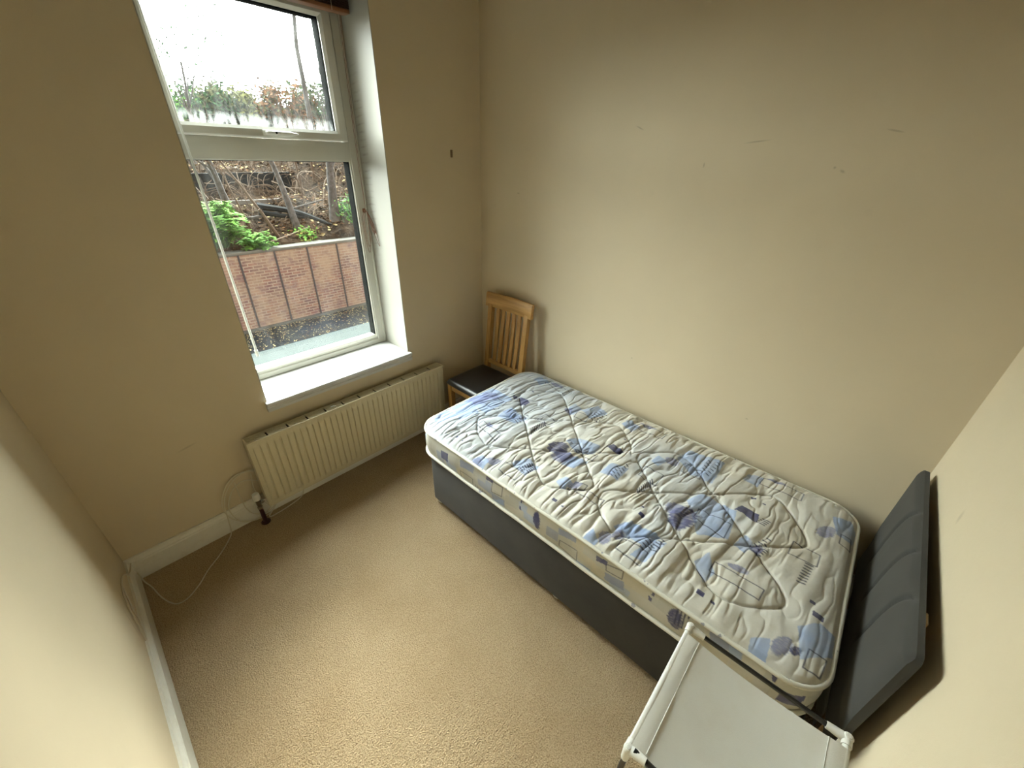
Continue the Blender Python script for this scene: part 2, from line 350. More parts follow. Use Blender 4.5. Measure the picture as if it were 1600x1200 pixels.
# ------------------------------------------------------------------ the printed pattern (metres on the mattress top; run, height on its border)
TOP_PRINT = [
  ('p','l',-0.691,-0.527,-0.457,-0.562,-0.484,-0.766,-0.706,-0.765),
  ('b','m',-0.63,-0.619,-0.617,-0.683,-0.564,-0.607),
  ('b','m',-0.543,-0.641,-0.541,-0.709,-0.495,-0.636),
  ('o','k',-0.632,-0.642,-0.536,-0.648,-0.542,-0.77,-0.647,-0.786),
  ('p','l',-0.783,-0.538,-0.665,-0.596,-0.731,-0.735,-0.848,-0.7),
  ('p','l',-0.927,-0.546,-0.814,-0.546,-0.831,-0.671,-0.955,-0.652),
  ('p','d',-0.435,-0.771,-0.42,-0.823,-0.436,-0.865,-0.484,-0.866,-0.484,-0.83),
  ('b','d',-0.453,-0.763,-0.457,-0.785,-0.435,-0.76),
  ('p','d',-0.339,-0.809,-0.329,-0.809,-0.329,-0.795,-0.339,-0.795),
  ('p','d',-0.342,-0.852,-0.334,-0.852,-0.334,-0.842,-0.342,-0.842),
  ('p','l',-0.198,-0.697,-0.129,-0.708,-0.144,-0.787,-0.235,-0.786),
  ('o','k',-0.174,-0.771,-0.13,-0.784,-0.154,-0.963,-0.21,-0.953),
  ('b','m',-0.146,-0.849,-0.141,-0.897,-0.122,-0.849),
  ('p','m',-0.627,-0.818,-0.57,-0.828,-0.582,-0.909,-0.641,-0.906),
  ('p','l',-0.68,-0.82,-0.558,-0.829,-0.569,-0.96,-0.665,-0.942),
  ('t','k',6,-0.625,-0.91,-0.541,-0.927,-0.635,-0.931),
  ('t','k',4,-0.638,-0.934,-0.572,-0.942,-0.643,-0.951),
  ('o','k',-0.553,-0.999,-0.472,-1.013,-0.475,-1.096,-0.533,-1.084),
  ('t','k',9,-0.667,-1.072,-0.558,-1.076,-0.637,-1.042),
  ('p','k',-0.543,-1.059,-0.54,-1.062,-0.563,-1.091,-0.567,-1.088),
  ('p','l',-0.35,-1.061,-0.257,-1.066,-0.277,-1.135,-0.368,-1.129),
  ('p','l',-0.292,-1.128,-0.172,-1.174,-0.204,-1.26,-0.327,-1.219),
  ('t','k',5,-0.31,-1.207,-0.217,-1.208,-0.319,-1.23),
  ('t','k',5,-0.311,-1.24,-0.223,-1.249,-0.314,-1.258),
  ('b','m',-0.344,-1.08,-0.342,-1.105,-0.315,-1.075),
  ('o','k',-0.382,-1.146,-0.328,-1.131,-0.313,-1.204,-0.36,-1.212),
  ('p','m',-0.782,-0.838,-0.751,-0.838,-0.756,-0.875,-0.784,-0.872),
  ('o','k',-0.807,-0.802,-0.765,-0.802,-0.785,-0.958,-0.844,-0.974),
  ('p','l',-0.594,-1.239,-0.523,-1.264,-0.499,-1.393,-0.58,-1.397,-0.63,-1.325),
  ('b','d',-0.663,-1.243,-0.65,-1.293,-0.612,-1.24),
  ('b','m',-0.703,-1.307,-0.694,-1.367,-0.656,-1.312),
  ('p','l',-0.751,-1.327,-0.65,-1.349,-0.646,-1.415,-0.74,-1.388),
  ('o','k',-0.619,-1.315,-0.601,-1.342,-0.58,-1.425,-0.634,-1.425),
  ('p','m',-0.708,-1.251,-0.652,-1.29,-0.664,-1.347,-0.738,-1.323),
  ('p','d',-0.473,-1.41,-0.435,-1.43,-0.443,-1.501,-0.466,-1.502,-0.485,-1.458),
  ('p','d',-0.358,-1.458,-0.348,-1.458,-0.348,-1.444,-0.358,-1.444),
  ('p','l',-0.243,-1.369,-0.173,-1.392,-0.2,-1.465,-0.274,-1.445),
  ('o','k',-0.216,-1.434,-0.162,-1.445,-0.157,-1.597,-0.223,-1.595),
  ('b','m',-0.152,-1.488,-0.151,-1.535,-0.133,-1.491),
  ('b','m',-0.958,-1.076,-0.944,-1.111,-0.933,-1.075),
  ('p','l',-1.012,-0.986,-0.963,-1.004,-0.975,-1.064,-1.036,-1.061),
  ('p','l',-0.916,-1.151,-0.824,-1.184,-0.838,-1.27,-0.935,-1.255),
  ('o','k',-0.984,-1.134,-0.929,-1.129,-0.92,-1.239,-0.982,-1.235),
  ('t','k',6,-0.908,-1.203,-0.843,-1.218,-0.916,-1.224),
  ('t','k',5,-0.901,-1.238,-0.848,-1.242,-0.907,-1.256),
  ('b','m',-1.009,-1.011,-1.008,-1.044,-0.986,-1.009),
  ('p','l',-0.668,-1.49,-0.581,-1.502,-0.559,-1.584,-0.662,-1.58),
  ('t','k',4,-0.65,-1.532,-0.587,-1.535,-0.658,-1.549),
  ('t','k',6,-0.646,-1.56,-0.54,-1.559,-0.653,-1.573),
  ('p','l',-0.862,-1.379,-0.805,-1.392,-0.816,-1.444,-0.883,-1.427),
  ('p','m',-0.853,-1.434,-0.793,-1.445,-0.794,-1.481,-0.831,-1.471),
  ('o','k',-0.858,-1.442,-0.799,-1.449,-0.783,-1.499,-0.81,-1.5),
  ('o','k',-0.848,-1.474,-0.815,-1.495,-0.805,-1.6,-0.85,-1.599),
  ('p','d',-0.963,-1.455,-0.947,-1.455,-0.947,-1.433,-0.963,-1.433),
  ('p','d',-0.967,-1.494,-0.959,-1.494,-0.959,-1.482,-0.967,-1.482),
  ('p','d',-0.96,-0.813,-0.948,-0.813,-0.948,-0.797,-0.96,-0.797),
  ('p','d',-0.963,-0.856,-0.955,-0.856,-0.955,-0.846,-0.963,-0.846),
  ('p','d',-0.731,-1.745,-0.723,-1.745,-0.723,-1.733,-0.731,-1.733),
  ('p','d',-0.781,-1.769,-0.761,-1.769,-0.761,-1.743,-0.781,-1.743),
  ('o','k',-0.559,-1.633,-0.478,-1.63,-0.482,-1.721,-0.568,-1.721),
  ('t','k',9,-0.672,-1.691,-0.571,-1.711,-0.644,-1.672),
  ('p','l',-0.428,-1.632,-0.366,-1.643,-0.378,-1.689,-0.444,-1.675),
  ('b','m',-0.357,-1.71,-0.353,-1.744,-0.326,-1.711),
  ('b','m',-0.967,-1.701,-0.965,-1.725,-0.932,-1.699),
  ('p','l',-1.024,-1.627,-0.972,-1.648,-1.0,-1.692,-1.047,-1.669),
  ('p','l',-0.901,-1.697,-0.85,-1.722,-0.815,-1.849,-0.892,-1.795),
  ('p','l',-0.309,-1.714,-0.206,-1.733,-0.177,-1.901,-0.368,-1.905,-0.38,-1.81),
  ('t','k',4,-0.295,-1.835,-0.221,-1.836,-0.304,-1.851),
  ('t','k',6,-0.324,-1.861,-0.209,-1.874,-0.331,-1.875),
  ('o','k',-0.39,-1.769,-0.314,-1.761,-0.318,-1.843,-0.389,-1.854),
  ('p','l',-0.251,-1.998,-0.17,-2.01,-0.155,-2.07,-0.248,-2.064),
  ('o','k',-0.215,-2.065,-0.153,-2.071,-0.14,-2.231,-0.204,-2.228),
  ('b','m',-0.143,-2.123,-0.138,-2.161,-0.128,-2.127),
  ('p','l',-0.552,-1.857,-0.462,-1.901,-0.48,-2.042,-0.652,-2.06,-0.71,-1.959),
  ('b','d',-0.668,-1.887,-0.657,-1.94,-0.597,-1.887),
  ('b','m',-0.641,-1.842,-0.634,-1.88,-0.605,-1.841),
  ('o','k',-0.638,-1.919,-0.572,-1.918,-0.568,-2.045,-0.659,-2.045),
  ('p','d',-0.476,-2.028,-0.429,-2.047,-0.428,-2.075,-0.431,-2.116,-0.478,-2.119,-0.486,-2.103,-0.471,-2.068),
  ('p','d',-0.347,-2.081,-0.333,-2.081,-0.333,-2.061,-0.347,-2.061),
  ('p','d',-0.354,-2.12,-0.346,-2.12,-0.346,-2.11,-0.354,-2.11),
  ('t','k',4,-0.478,-2.119,-0.443,-2.132,-0.479,-2.146),
  ('p','d',-0.778,-1.766,-0.764,-1.766,-0.764,-1.746,-0.778,-1.746),
  ('p','d',-0.732,-1.743,-0.724,-1.743,-0.724,-1.733,-0.732,-1.733),
  ('p','l',-0.211,-2.345,-0.178,-2.409,-0.234,-2.437,-0.318,-2.429,-0.31,-2.371),
  ('b','m',-0.325,-2.339,-0.309,-2.372,-0.281,-2.344),
  ('o','k',-0.354,-2.385,-0.293,-2.386,-0.29,-2.42,-0.362,-2.424),
  ('p','l',-0.912,-1.708,-0.832,-1.742,-0.817,-1.861,-0.91,-1.841),
  ('p','l',-0.977,-1.81,-0.849,-1.843,-0.838,-1.894,-0.967,-1.868),
  ('o','k',-0.983,-1.756,-0.922,-1.754,-0.922,-1.858,-0.989,-1.859),
  ('t','k',4,-0.917,-1.823,-0.861,-1.828,-0.92,-1.838),
  ('t','k',6,-0.895,-1.845,-0.827,-1.869,-0.9,-1.86),
  ('t','k',3,-0.899,-1.867,-0.851,-1.876,-0.9,-1.877),
  ('b','m',-0.922,-1.732,-0.921,-1.753,-0.894,-1.734),
  ('p','l',-0.644,-2.08,-0.572,-2.103,-0.595,-2.144,-0.674,-2.124),
  ('t','k',5,-0.606,-2.132,-0.533,-2.171,-0.611,-2.144),
  ('t','k',5,-0.628,-2.146,-0.569,-2.171,-0.632,-2.158),
  ('t','k',5,-0.647,-2.156,-0.6,-2.175,-0.651,-2.168),
  ('b','d',-0.615,-2.154,-0.614,-2.176,-0.584,-2.16),
  ('o','k',-0.553,-2.247,-0.473,-2.251,-0.474,-2.34,-0.544,-2.339),
  ('t','k',8,-0.662,-2.296,-0.556,-2.305,-0.658,-2.319),
  ('p','l',-0.833,-1.998,-0.764,-2.027,-0.837,-2.073,-0.897,-2.053),
  ('o','k',-0.835,-2.052,-0.784,-2.055,-0.786,-2.219,-0.836,-2.215),
  ('b','m',-0.757,-2.128,-0.752,-2.165,-0.74,-2.131),
  ('p','d',-0.953,-2.073,-0.933,-2.073,-0.933,-2.047,-0.953,-2.047),
  ('p','d',-0.953,-2.109,-0.943,-2.109,-0.943,-2.095,-0.953,-2.095),
  ('p','d',-0.72,-2.362,-0.706,-2.362,-0.706,-2.344,-0.72,-2.344),
  ('p','d',-0.766,-2.39,-0.744,-2.39,-0.744,-2.358,-0.766,-2.358),
  ('p','l',-0.978,-2.23,-0.946,-2.277,-1.017,-2.286,-1.037,-2.24),
  ('b','m',-0.942,-2.308,-0.939,-2.333,-0.899,-2.318),
  ('b','d',-0.931,-2.342,-0.926,-2.358,-0.912,-2.344),
  ('p','l',-0.841,-2.332,-0.775,-2.384,-0.784,-2.429,-0.862,-2.433,-0.949,-2.357),
  ('o','k',-0.965,-2.368,-0.896,-2.372,-0.89,-2.419,-0.957,-2.413),
  ('t','k',8,-1.026,-2.199,-1.021,-2.296,-1.03,-2.204),
]
SIDE_PRINT = [
  ('p','d',-0.748,0.463,-0.81,0.472,-0.806,0.415,-0.748,0.408),
  ('p','g',-0.817,0.471,-0.893,0.484,-0.889,0.418,-0.815,0.415),
  ('p','m2',-0.9,0.488,-1.001,0.498,-1.0,0.456,-0.901,0.446),
  ('p','g',-1.001,0.487,-1.091,0.494,-1.091,0.452,-1.002,0.446),
  ('o','k',-0.902,0.415,-0.993,0.414,-0.987,0.363,-0.899,0.363),
  ('o','k',-1.134,0.491,-1.197,0.493,-1.196,0.44,-1.131,0.43),
  ('p','m2',-1.129,0.426,-1.214,0.429,-1.212,0.38,-1.131,0.375),
  ('p','d',-1.089,0.497,-1.134,0.497,-1.132,0.482,-1.091,0.478),
  ('b','d',-1.409,0.449,-1.429,0.444,-1.412,0.405),
  ('p','d',-1.327,0.491,-1.319,0.491,-1.319,0.503,-1.327,0.503),
  ('p','d',-1.315,0.441,-1.305,0.441,-1.305,0.455,-1.315,0.455),
  ('t','k',7,-1.009,0.359,-1.084,0.36,-1.009,0.384),
  ('p','g',-1.218,0.468,-1.297,0.474,-1.299,0.425,-1.219,0.412),
  ('b','d',-1.41,0.45,-1.431,0.444,-1.412,0.401),
  ('p','d',-1.318,0.482,-1.31,0.482,-1.31,0.494,-1.318,0.494),
  ('p','d',-1.315,0.446,-1.305,0.446,-1.305,0.46,-1.315,0.46),
  ('p','l',-1.129,0.373,-1.203,0.426,-1.207,0.382,-1.156,0.371),
  ('p','m2',-1.519,0.488,-1.606,0.499,-1.609,0.473,-1.523,0.457),
  ('p','g',-1.451,0.396,-1.528,0.406,-1.532,0.369,-1.458,0.361),
  ('o','k',-1.532,0.387,-1.534,0.427,-1.623,0.439,-1.622,0.371),
  ('p','l',-1.622,0.374,-1.691,0.384,-1.691,0.354,-1.625,0.351),
  ('p','c2',-1.62,0.448,-1.71,0.453,-1.714,0.407,-1.629,0.396),
  ('p','d',-1.705,0.486,-1.751,0.491,-1.751,0.47,-1.709,0.463),
  ('o','k',-1.75,0.476,-1.818,0.495,-1.82,0.455,-1.756,0.448),
  ('p','m2',-1.753,0.435,-1.833,0.448,-1.835,0.401,-1.757,0.385),
  ('p','d',-1.941,0.478,-1.931,0.478,-1.931,0.494,-1.941,0.494),
  ('p','d',-1.937,0.45,-1.925,0.45,-1.925,0.468,-1.937,0.468),
  ('b','d',-2.028,0.449,-2.053,0.46,-2.039,0.402),
  ('t','k',4,-2.023,0.513,-2.06,0.516,-2.031,0.429),
  ('p','g',-2.056,0.488,-2.113,0.493,-2.121,0.464,-2.067,0.444),
  ('t','k',8,-1.592,0.356,-1.701,0.364,-1.594,0.339),
  ('p','m2',-2.127,0.504,-2.188,0.507,-2.198,0.471,-2.138,0.46),
  ('p','l',-2.188,0.507,-2.226,0.51,-2.233,0.47,-2.2,0.464),
  ('p','d',-2.309,0.508,-2.351,0.519,-2.356,0.477,-2.318,0.477),
  ('o','k',-2.351,0.519,-2.396,0.544,-2.416,0.476,-2.36,0.464),
]
SEAMS = [
  (-0.434,-0.777,-0.392,-0.752,-0.355,-0.754,-0.309,-0.794,-0.24,-0.869,-0.216,-0.914,-0.25,-0.988,-0.404,-1.145,-0.553,-1.3,-0.679,-1.431,-0.741,-1.506,-0.785,-1.518,-0.817,-1.496,-0.887,-1.406,-0.904,-1.374,-0.898,-1.322,-0.851,-1.255,-0.758,-1.146,-0.56,-0.92),
  (-0.776,-0.768,-0.747,-0.757,-0.715,-0.776,-0.666,-0.83,-0.623,-0.89,-0.511,-1.033,-0.405,-1.167,-0.283,-1.301,-0.266,-1.372,-0.327,-1.454,-0.387,-1.507,-0.423,-1.51,-0.487,-1.469,-0.602,-1.352,-0.681,-1.261,-0.758,-1.146,-0.882,-0.983,-0.88,-0.91,-0.847,-0.844),
  (-0.446,-1.571,-0.401,-1.57,-0.347,-1.617,-0.28,-1.689,-0.27,-1.735,-0.296,-1.793,-0.382,-1.877,-0.434,-1.938,-0.518,-2.031,-0.605,-2.123,-0.66,-2.187,-0.707,-2.24,-0.753,-2.277,-0.785,-2.284,-0.814,-2.273,-0.851,-2.233,-0.887,-2.184,-0.909,-2.129,-0.901,-2.083,-0.871,-2.04,-0.837,-1.992,-0.774,-1.924,-0.713,-1.852,-0.606,-1.731,-0.52,-1.642,-0.468,-1.583),
  (-0.799,-1.572,-0.762,-1.57,-0.731,-1.592,-0.677,-1.658,-0.616,-1.728,-0.535,-1.819,-0.439,-1.926,-0.34,-2.032,-0.271,-2.106,-0.262,-2.143,-0.286,-2.185,-0.338,-2.231,-0.396,-2.276,-0.442,-2.293,-0.469,-2.288,-0.507,-2.252,-0.59,-2.159,-0.684,-2.04,-0.77,-1.929,-0.834,-1.846,-0.897,-1.775,-0.922,-1.704,-0.885,-1.637,-0.836,-1.587),
]

# ------------------------------------------------------------------ the room
W, L, HT = 2.33, 2.557, 2.72
XL, XR, ZS, ZT, TH = -1.568, -0.686, 0.675, 2.60, 0.36      # window opening, wall thickness
def struct(o, label, cat): return tag(o, label, cat, kind='structure')
b = MB(); b.box((-W-0.1, -L-0.1, -0.1), (0.1, 0.0, 0.0))
struct(b.build('floor', M_carpet, smooth=False), 'beige short pile carpet covering the whole floor', 'floor')
b = MB(); b.box((-W-0.1, -L-0.1, HT), (0.1, 0.0, HT+0.1))
struct(b.build('ceiling', M_ceil, smooth=False), 'white painted ceiling above the small room', 'ceiling')

def holed_wall():
    b = MB(); xa, xb, za, zb, t_ = -W-0.1, 0.1, -0.1, HT+0.1, TH
    ZU = ZS-0.052
    xs = [xa, XL, XR, xb]; zs = [za, ZU, ZT, zb]; vs_ = []; fs_ = []
    for yy in (0.0, t_):
        for z in zs:
            for x in xs: vs_.append((x, yy, z))
    I = lambda k, j, i: k*16 + j*4 + i
    for k in (0, 1):
        for j in range(3):
            for i in range(3):
                if (i, j) != (1, 1): fs_.append([I(k, j, i), I(k, j, i+1), I(k, j+1, i+1), I(k, j+1, i)])
    for (a, c) in (((1, 1), (1, 2)), ((1, 2), (2, 2)), ((2, 2), (2, 1)), ((2, 1), (1, 1))):
        fs_.append([I(0, *a), I(0, *c), I(1, *c), I(1, *a)])
    for (a, c) in (((0, 0), (0, 3)), ((0, 3), (3, 3)), ((3, 3), (3, 0)), ((3, 0), (0, 0))):
        fs_.append([I(0, *a), I(0, *c), I(1, *c), I(1, *a)])
    return b.add(vs_, fs_)
struct(holed_wall().build('wall_window', M_wall, smooth=False), 'magnolia wall with the tall window and the radiator', 'wall')
b = MB(); b.box((-W-0.1, -L, -0.1), (-W, 0, HT)); struct(b.build('wall_left', M_wall, smooth=False), 'magnolia side wall at the left edge, brightly lit low down', 'wall')
b = MB(); b.box((0, -L, -0.1), (0.1, 0, HT)); struct(b.build('wall_right', M_wall_r, smooth=False), 'long magnolia wall beside the bed with small scuffs', 'wall')
b = MB(); b.box((-W-0.1, -L-0.1, -0.1), (0.1, -L, HT)); struct(b.build('wall_head', M_wall, smooth=False), 'magnolia wall behind the grey headboard', 'wall')

SKP = [(0, 0), (0.018, 0), (0.018, 0.100), (0.015, 0.106), (0.015, 0.112), (0.010, 0.124), (0.008, 0.136), (0, 0.136)]
def skirting(name, axis, fix, sgn, a, c, label):
    b = MB(); b.prism([(fix + sgn*u, v) if axis == 'y' else (fix + sgn*u, v) for u, v in SKP], axis, a, c)
    return struct(b.build(name, M_white, smooth=False), label, 'skirting board')
# sweep along x: profile in (y,z); sweep along y: profile in (x,z)
b = MB(); b.prism([(-u, v) for u, v in SKP], 'x', -W, 0); struct(b.build('baseboard_window', M_white, smooth=False), 'white moulded skirting board below the radiator', 'skirting board')
b = MB(); b.prism([(-W+u, v) for u, v in SKP], 'y', -L, -0.018); struct(b.build('baseboard_left', M_white, smooth=False), 'white skirting board along the left wall', 'skirting board')
b = MB(); b.prism([(-u, v) for u, v in SKP], 'y', -L, -0.018); struct(b.build('baseboard_right', M_white, smooth=False), 'white skirting board behind the bed along the long wall', 'skirting board')
b = MB(); b.prism([(-L+u, v) for u, v in SKP], 'x', -W+0.018, -0.018); struct(b.build('baseboard_head', M_white, smooth=False), 'white skirting board under the headboard wall', 'skirting board')

# window board and painted reveals
b = MB()
prof = [(0.27, ZS), (-0.026, ZS), (-0.030, ZS-0.003), (-0.032, ZS-0.010), (-0.031, ZS-0.018), (-0.026, ZS-0.022), (-0.020, ZS-0.024), (-0.020, ZS-0.030), (-0.026, ZS-0.036), (-0.026, ZS-0.052), (-0.0005, ZS-0.052), (0.27, ZS-0.0515)]
b.prism(prof, 'x', XL+0.0005, XR-0.0005)
b.prism([(0.0-0.0005, ZS), (-0.026, ZS), (-0.030, ZS-0.003), (-0.032, ZS-0.010), (-0.031, ZS-0.018), (-0.026, ZS-0.022), (-0.020, ZS-0.024), (-0.020, ZS-0.030), (-0.026, ZS-0.036), (-0.026, ZS-0.052), (-0.0005, ZS-0.052)], 'x', XR-0.001, XR+0.008)
b.prism([(0.0-0.0005, ZS), (-0.026, ZS), (-0.030, ZS-0.003), (-0.032, ZS-0.010), (-0.031, ZS-0.018), (-0.026, ZS-0.022), (-0.020, ZS-0.024), (-0.020, ZS-0.030), (-0.026, ZS-0.036), (-0.026, ZS-0.052), (-0.0005, ZS-0.052)], 'x', XL-0.008, XL+0.001)
struct(b.build('trim_1', M_sill, smooth=True, ang=30), 'glossy white window sill board catching the daylight', 'window sill')
b = MB()
b.box((XR-0.004, 0.0005, ZS), (XR, 0.265, ZT)); b.box((XL, 0.0005, ZS), (XL+0.004, 0.265, ZT)); b.box((XL+0.004, 0.0005, ZT-0.004), (XR-0.004, 0.265, ZT))
struct(b.build('trim_2', M_reveal, smooth=False), 'white painted window reveal with faint grey mould ripples', 'window reveal')

# ------------------------------------------------------------------ window
win = empty('window_1', (-1.127, 0.30, ZS), 'white framed two pane window with opening top light', 'window'); win['kind'] = 'structure'
def rect_frame(x0, x1, z0, z1, wl_, wr_, wb, wt, y0, y1, bev=0.004):
    """four mitred bars with a bevelled profile"""
    b = MB()
    o_ = [(x0, z0), (x1, z0), (x1, z1), (x0, z1)]; i_ = [(x0+wl_, z0+wb), (x1-wr_, z0+wb), (x1-wr_, z1-wt), (x0+wl_, z1-wt)]
    ins = lambda R_, d: [(R_[0][0]+d, R_[0][1]+d), (R_[1][0]-d, R_[1][1]+d), (R_[2][0]-d, R_[2][1]-d), (R_[3][0]+d, R_[3][1]-d)]
    rings = [(o_, y1), (o_, y0+bev), (ins(o_, bev), y0), (ins(i_, -bev*2.2), y0), (i_, y0+bev*2.2), (i_, y1)]
    vs_ = [(x, y, z) for R_, y in rings for x, z in R_]; fs_ = []
    for k in range(6):
        k2 = (k+1) % 6
        for i in range(4): fs_.append([k*4+i, k*4+(i+1) % 4, k2*4+(i+1) % 4, k2*4+i])
    return b.add(vs_, fs_)
TZ0, TZ1 = 1.782, 1.872
b = rect_frame(XL+0.004, XR-0.004, ZS+0.0005, ZT-0.004, 0.036, 0.061, 0.040, 0.034, 0.262, 0.335)
b.box((XL+0.03, 0.264, TZ0), (XR-0.03, 0.333, TZ1-0.002), 0.004)
b.build('window_frame', M_upvc, win, ang=25)
b = MB(); b.box((XR-0.018, 0.2535, ZS+0.0005), (XR-0.0045, 0.263, ZT-0.005), 0.003); b.build('cover_strip', M_upvc, win)
b = rect_frame(XL+0.034, XR-0.060, ZS+0.036, TZ0+0.004, 0.012, 0.007, 0.026, 0.010, 0.266, 0.330, 0.006)
b.build('glazing_bead', M_upvc, win, ang=25)
def gasket(x0, x1, z0, z1, y0, y1):
    b = MB(); b.box((x1-0.004, y0, z0), (x1, y1, z1)); b.box((x0, y0, z0), (x0+0.004, y1, z1)); b.box((x0+0.004, y0, z1-0.004), (x1-0.004, y1, z1)); return b
gasket(XL+0.0445, XR-0.0665, ZS+0.0605, TZ0-0.0045, 0.281, 0.337).build('gasket', M_gasket, win, smooth=False)
b = MB(); b.box((XL+0.044, 0.286, ZS+0.060), (XR-0.063, 0.306, TZ0-0.004)); b.build('lower_pane', M_glass, win, smooth=False)['label'] = 'large clear lower pane'
sash = rect_frame(XL+0.034, XR-0.067, TZ1, 2.437, 0.046, 0.056, 0.046, 0.060, 0.243, 0.318, 0.006).build('top_sash', M_upvc, win, ang=25)
gasket(XL+0.079, XR-0.1225, TZ1+0.0455, 2.3775, 0.267, 0.320).build('sash_gasket', M_gasket, sash, smooth=False)
b = MB(); b.box((XL+0.079, 0.275, TZ1+0.045), (XR-0.122, 0.293, 2.3765)); b.build('upper_pane', M_wetglass, sash, smooth=False)['label'] = 'upper pane misted with condensation'
b = MB(); b.box((XL+0.04, 0.27, 2.440), (XR-0.04, 0.33, ZT-0.036), 0.003); b.build('head_panel', M_upvc, win)
b = MB()   # espagnolette handle lying along the bottom rail
hx, hz = -1.160, 1.893
b.box((hx-0.020, 0.236, hz-0.011), (hx+0.045, 0.2435, hz+0.011), 0.003)
pts = spline([(hx, 0.238, hz), (hx, 0.222, hz), (hx+0.03, 0.212, hz), (hx+0.085, 0.214, hz-0.001), (hx+0.135, 0.217, hz-0.002)], 6)
b.tube(pts, [0.0095]*8 + [0.0085]*(len(pts)-12) + [0.0065, 0.006, 0.0045, 0.002], 10)
hd = b.build('handle', M_plastic, sash)
b = MB(); b.tube([(hx+0.028, 0.2105, hz), (hx+0.028, 0.2015, hz)], 0.0045, 10); b.build('lock_button', M_gasket, sash)
b = MB()   # outer sill
b.prism([(0.33, 0.675), (0.70, 0.662), (0.715, 0.655), (0.715, 0.60), (0.36, 0.60), (0.3605, 0.62), (0.33, 0.64)], 'x', XL-0.12, XR+0.12)
struct(b.build('trim_3', M_outsill, smooth=False), 'grey painted outer ledge seen through the bottom of the glass', 'outer sill')

# ------------------------------------------------------------------ venetian blind, drawn up
bl = empty('venetian_blind', (-1.127, 0.15, 2.384), 'dark wooden venetian blind drawn up at the window top', 'blind')
b = MB(); b.box((-1.545, 0.125, 2.384), (-0.712, 0.177, 2.400), 0.004); b.build('bottom_rail', M_redwood, bl)
b = MB()
for k in range(34): b.box((-1.545, 0.127+0.001*(k % 2), 2.4015+k*0.0038), (-0.712, 0.175, 2.4042+k*0.0038))
b.build('slat_stack', M_darkwood, bl, smooth=False)
b = MB(); b.box((-1.552, 0.118, 2.535), (-0.70, 0.182, 2.5955), 0.003); b.build('head_rail', M_darkwood, bl)
for xx in (-1.40, -1.127, -0.80):
    b = MB(); b.tube([(xx, 0.1235, 2.383), (xx, 0.1235, 2.54)], 0.0012, 6); b.build('ladder_cord', M_cable, bl)
b = MB(); b.tube([(-1.528, 0.150, 2.53), (-1.521, 0.150, 2.28), (-1.512, 0.150, 1.5), (-1.506, 0.150, 0.90)], [0.0035, 0.0038, 0.0055, 0.0062], 8)
b.tube([(-1.506, 0.150, 0.902), (-1.506, 0.150, 0.868)], [0.0085, 0.0075], 10)
b.build('tilt_wand', M_plastic, bl)['label'] = 'long white tilt wand'
M_cord = mat('brown_blind_cord', (0.17, 0.065, 0.03), 0.6)
b = MB(); K = Vector((-0.716, 0.236, 1.525))
for off in (0.0, 0.006): b.tube(spline([(-0.722-off, 0.180, 2.54), (-0.718-off, 0.215, 2.2), (-0.716-off, 0.234, 1.8), K], 8), 0.0011, 5)
def loop(a, c, d, r=0.0013): b.tube(spline([K, a, c, d, K+Vector((0.002, -0.004, 0.001))], 10), r, 5)
loop((-0.700, 0.200, 1.46), (-0.696, 0.165, 1.335), (-0.702, 0.190, 1.38))
loop((-0.700, 0.210, 1.47), (-0.697, 0.190, 1.405), (-0.703, 0.200, 1.43), 0.0017)
loop((-0.702, 0.214, 1.48), (-0.699, 0.200, 1.40), (-0.706, 0.205, 1.42), 0.0017)
loop((-0.735, 0.236, 1.47), (-0.728, 0.238, 1.33), (-0.712, 0.236, 1.36))
loop((-0.745, 0.235, 1.48), (-0.735, 0.236, 1.30), (-0.718, 0.234, 1.33))
b.build('pull_cord', M_cord, bl)['label'] = 'brown pull cord wound in loops'
b = MB(); b.tube([(-0.716, 0.262, 1.523), (-0.716, 0.240, 1.524), (-0.716, 0.229, 1.532)], 0.0022, 6); b.box((-0.724, 0.256, 1.512), (-0.708, 0.2625, 1.536), 0.002)
b.build('cord_cleat', M_redwood, bl)

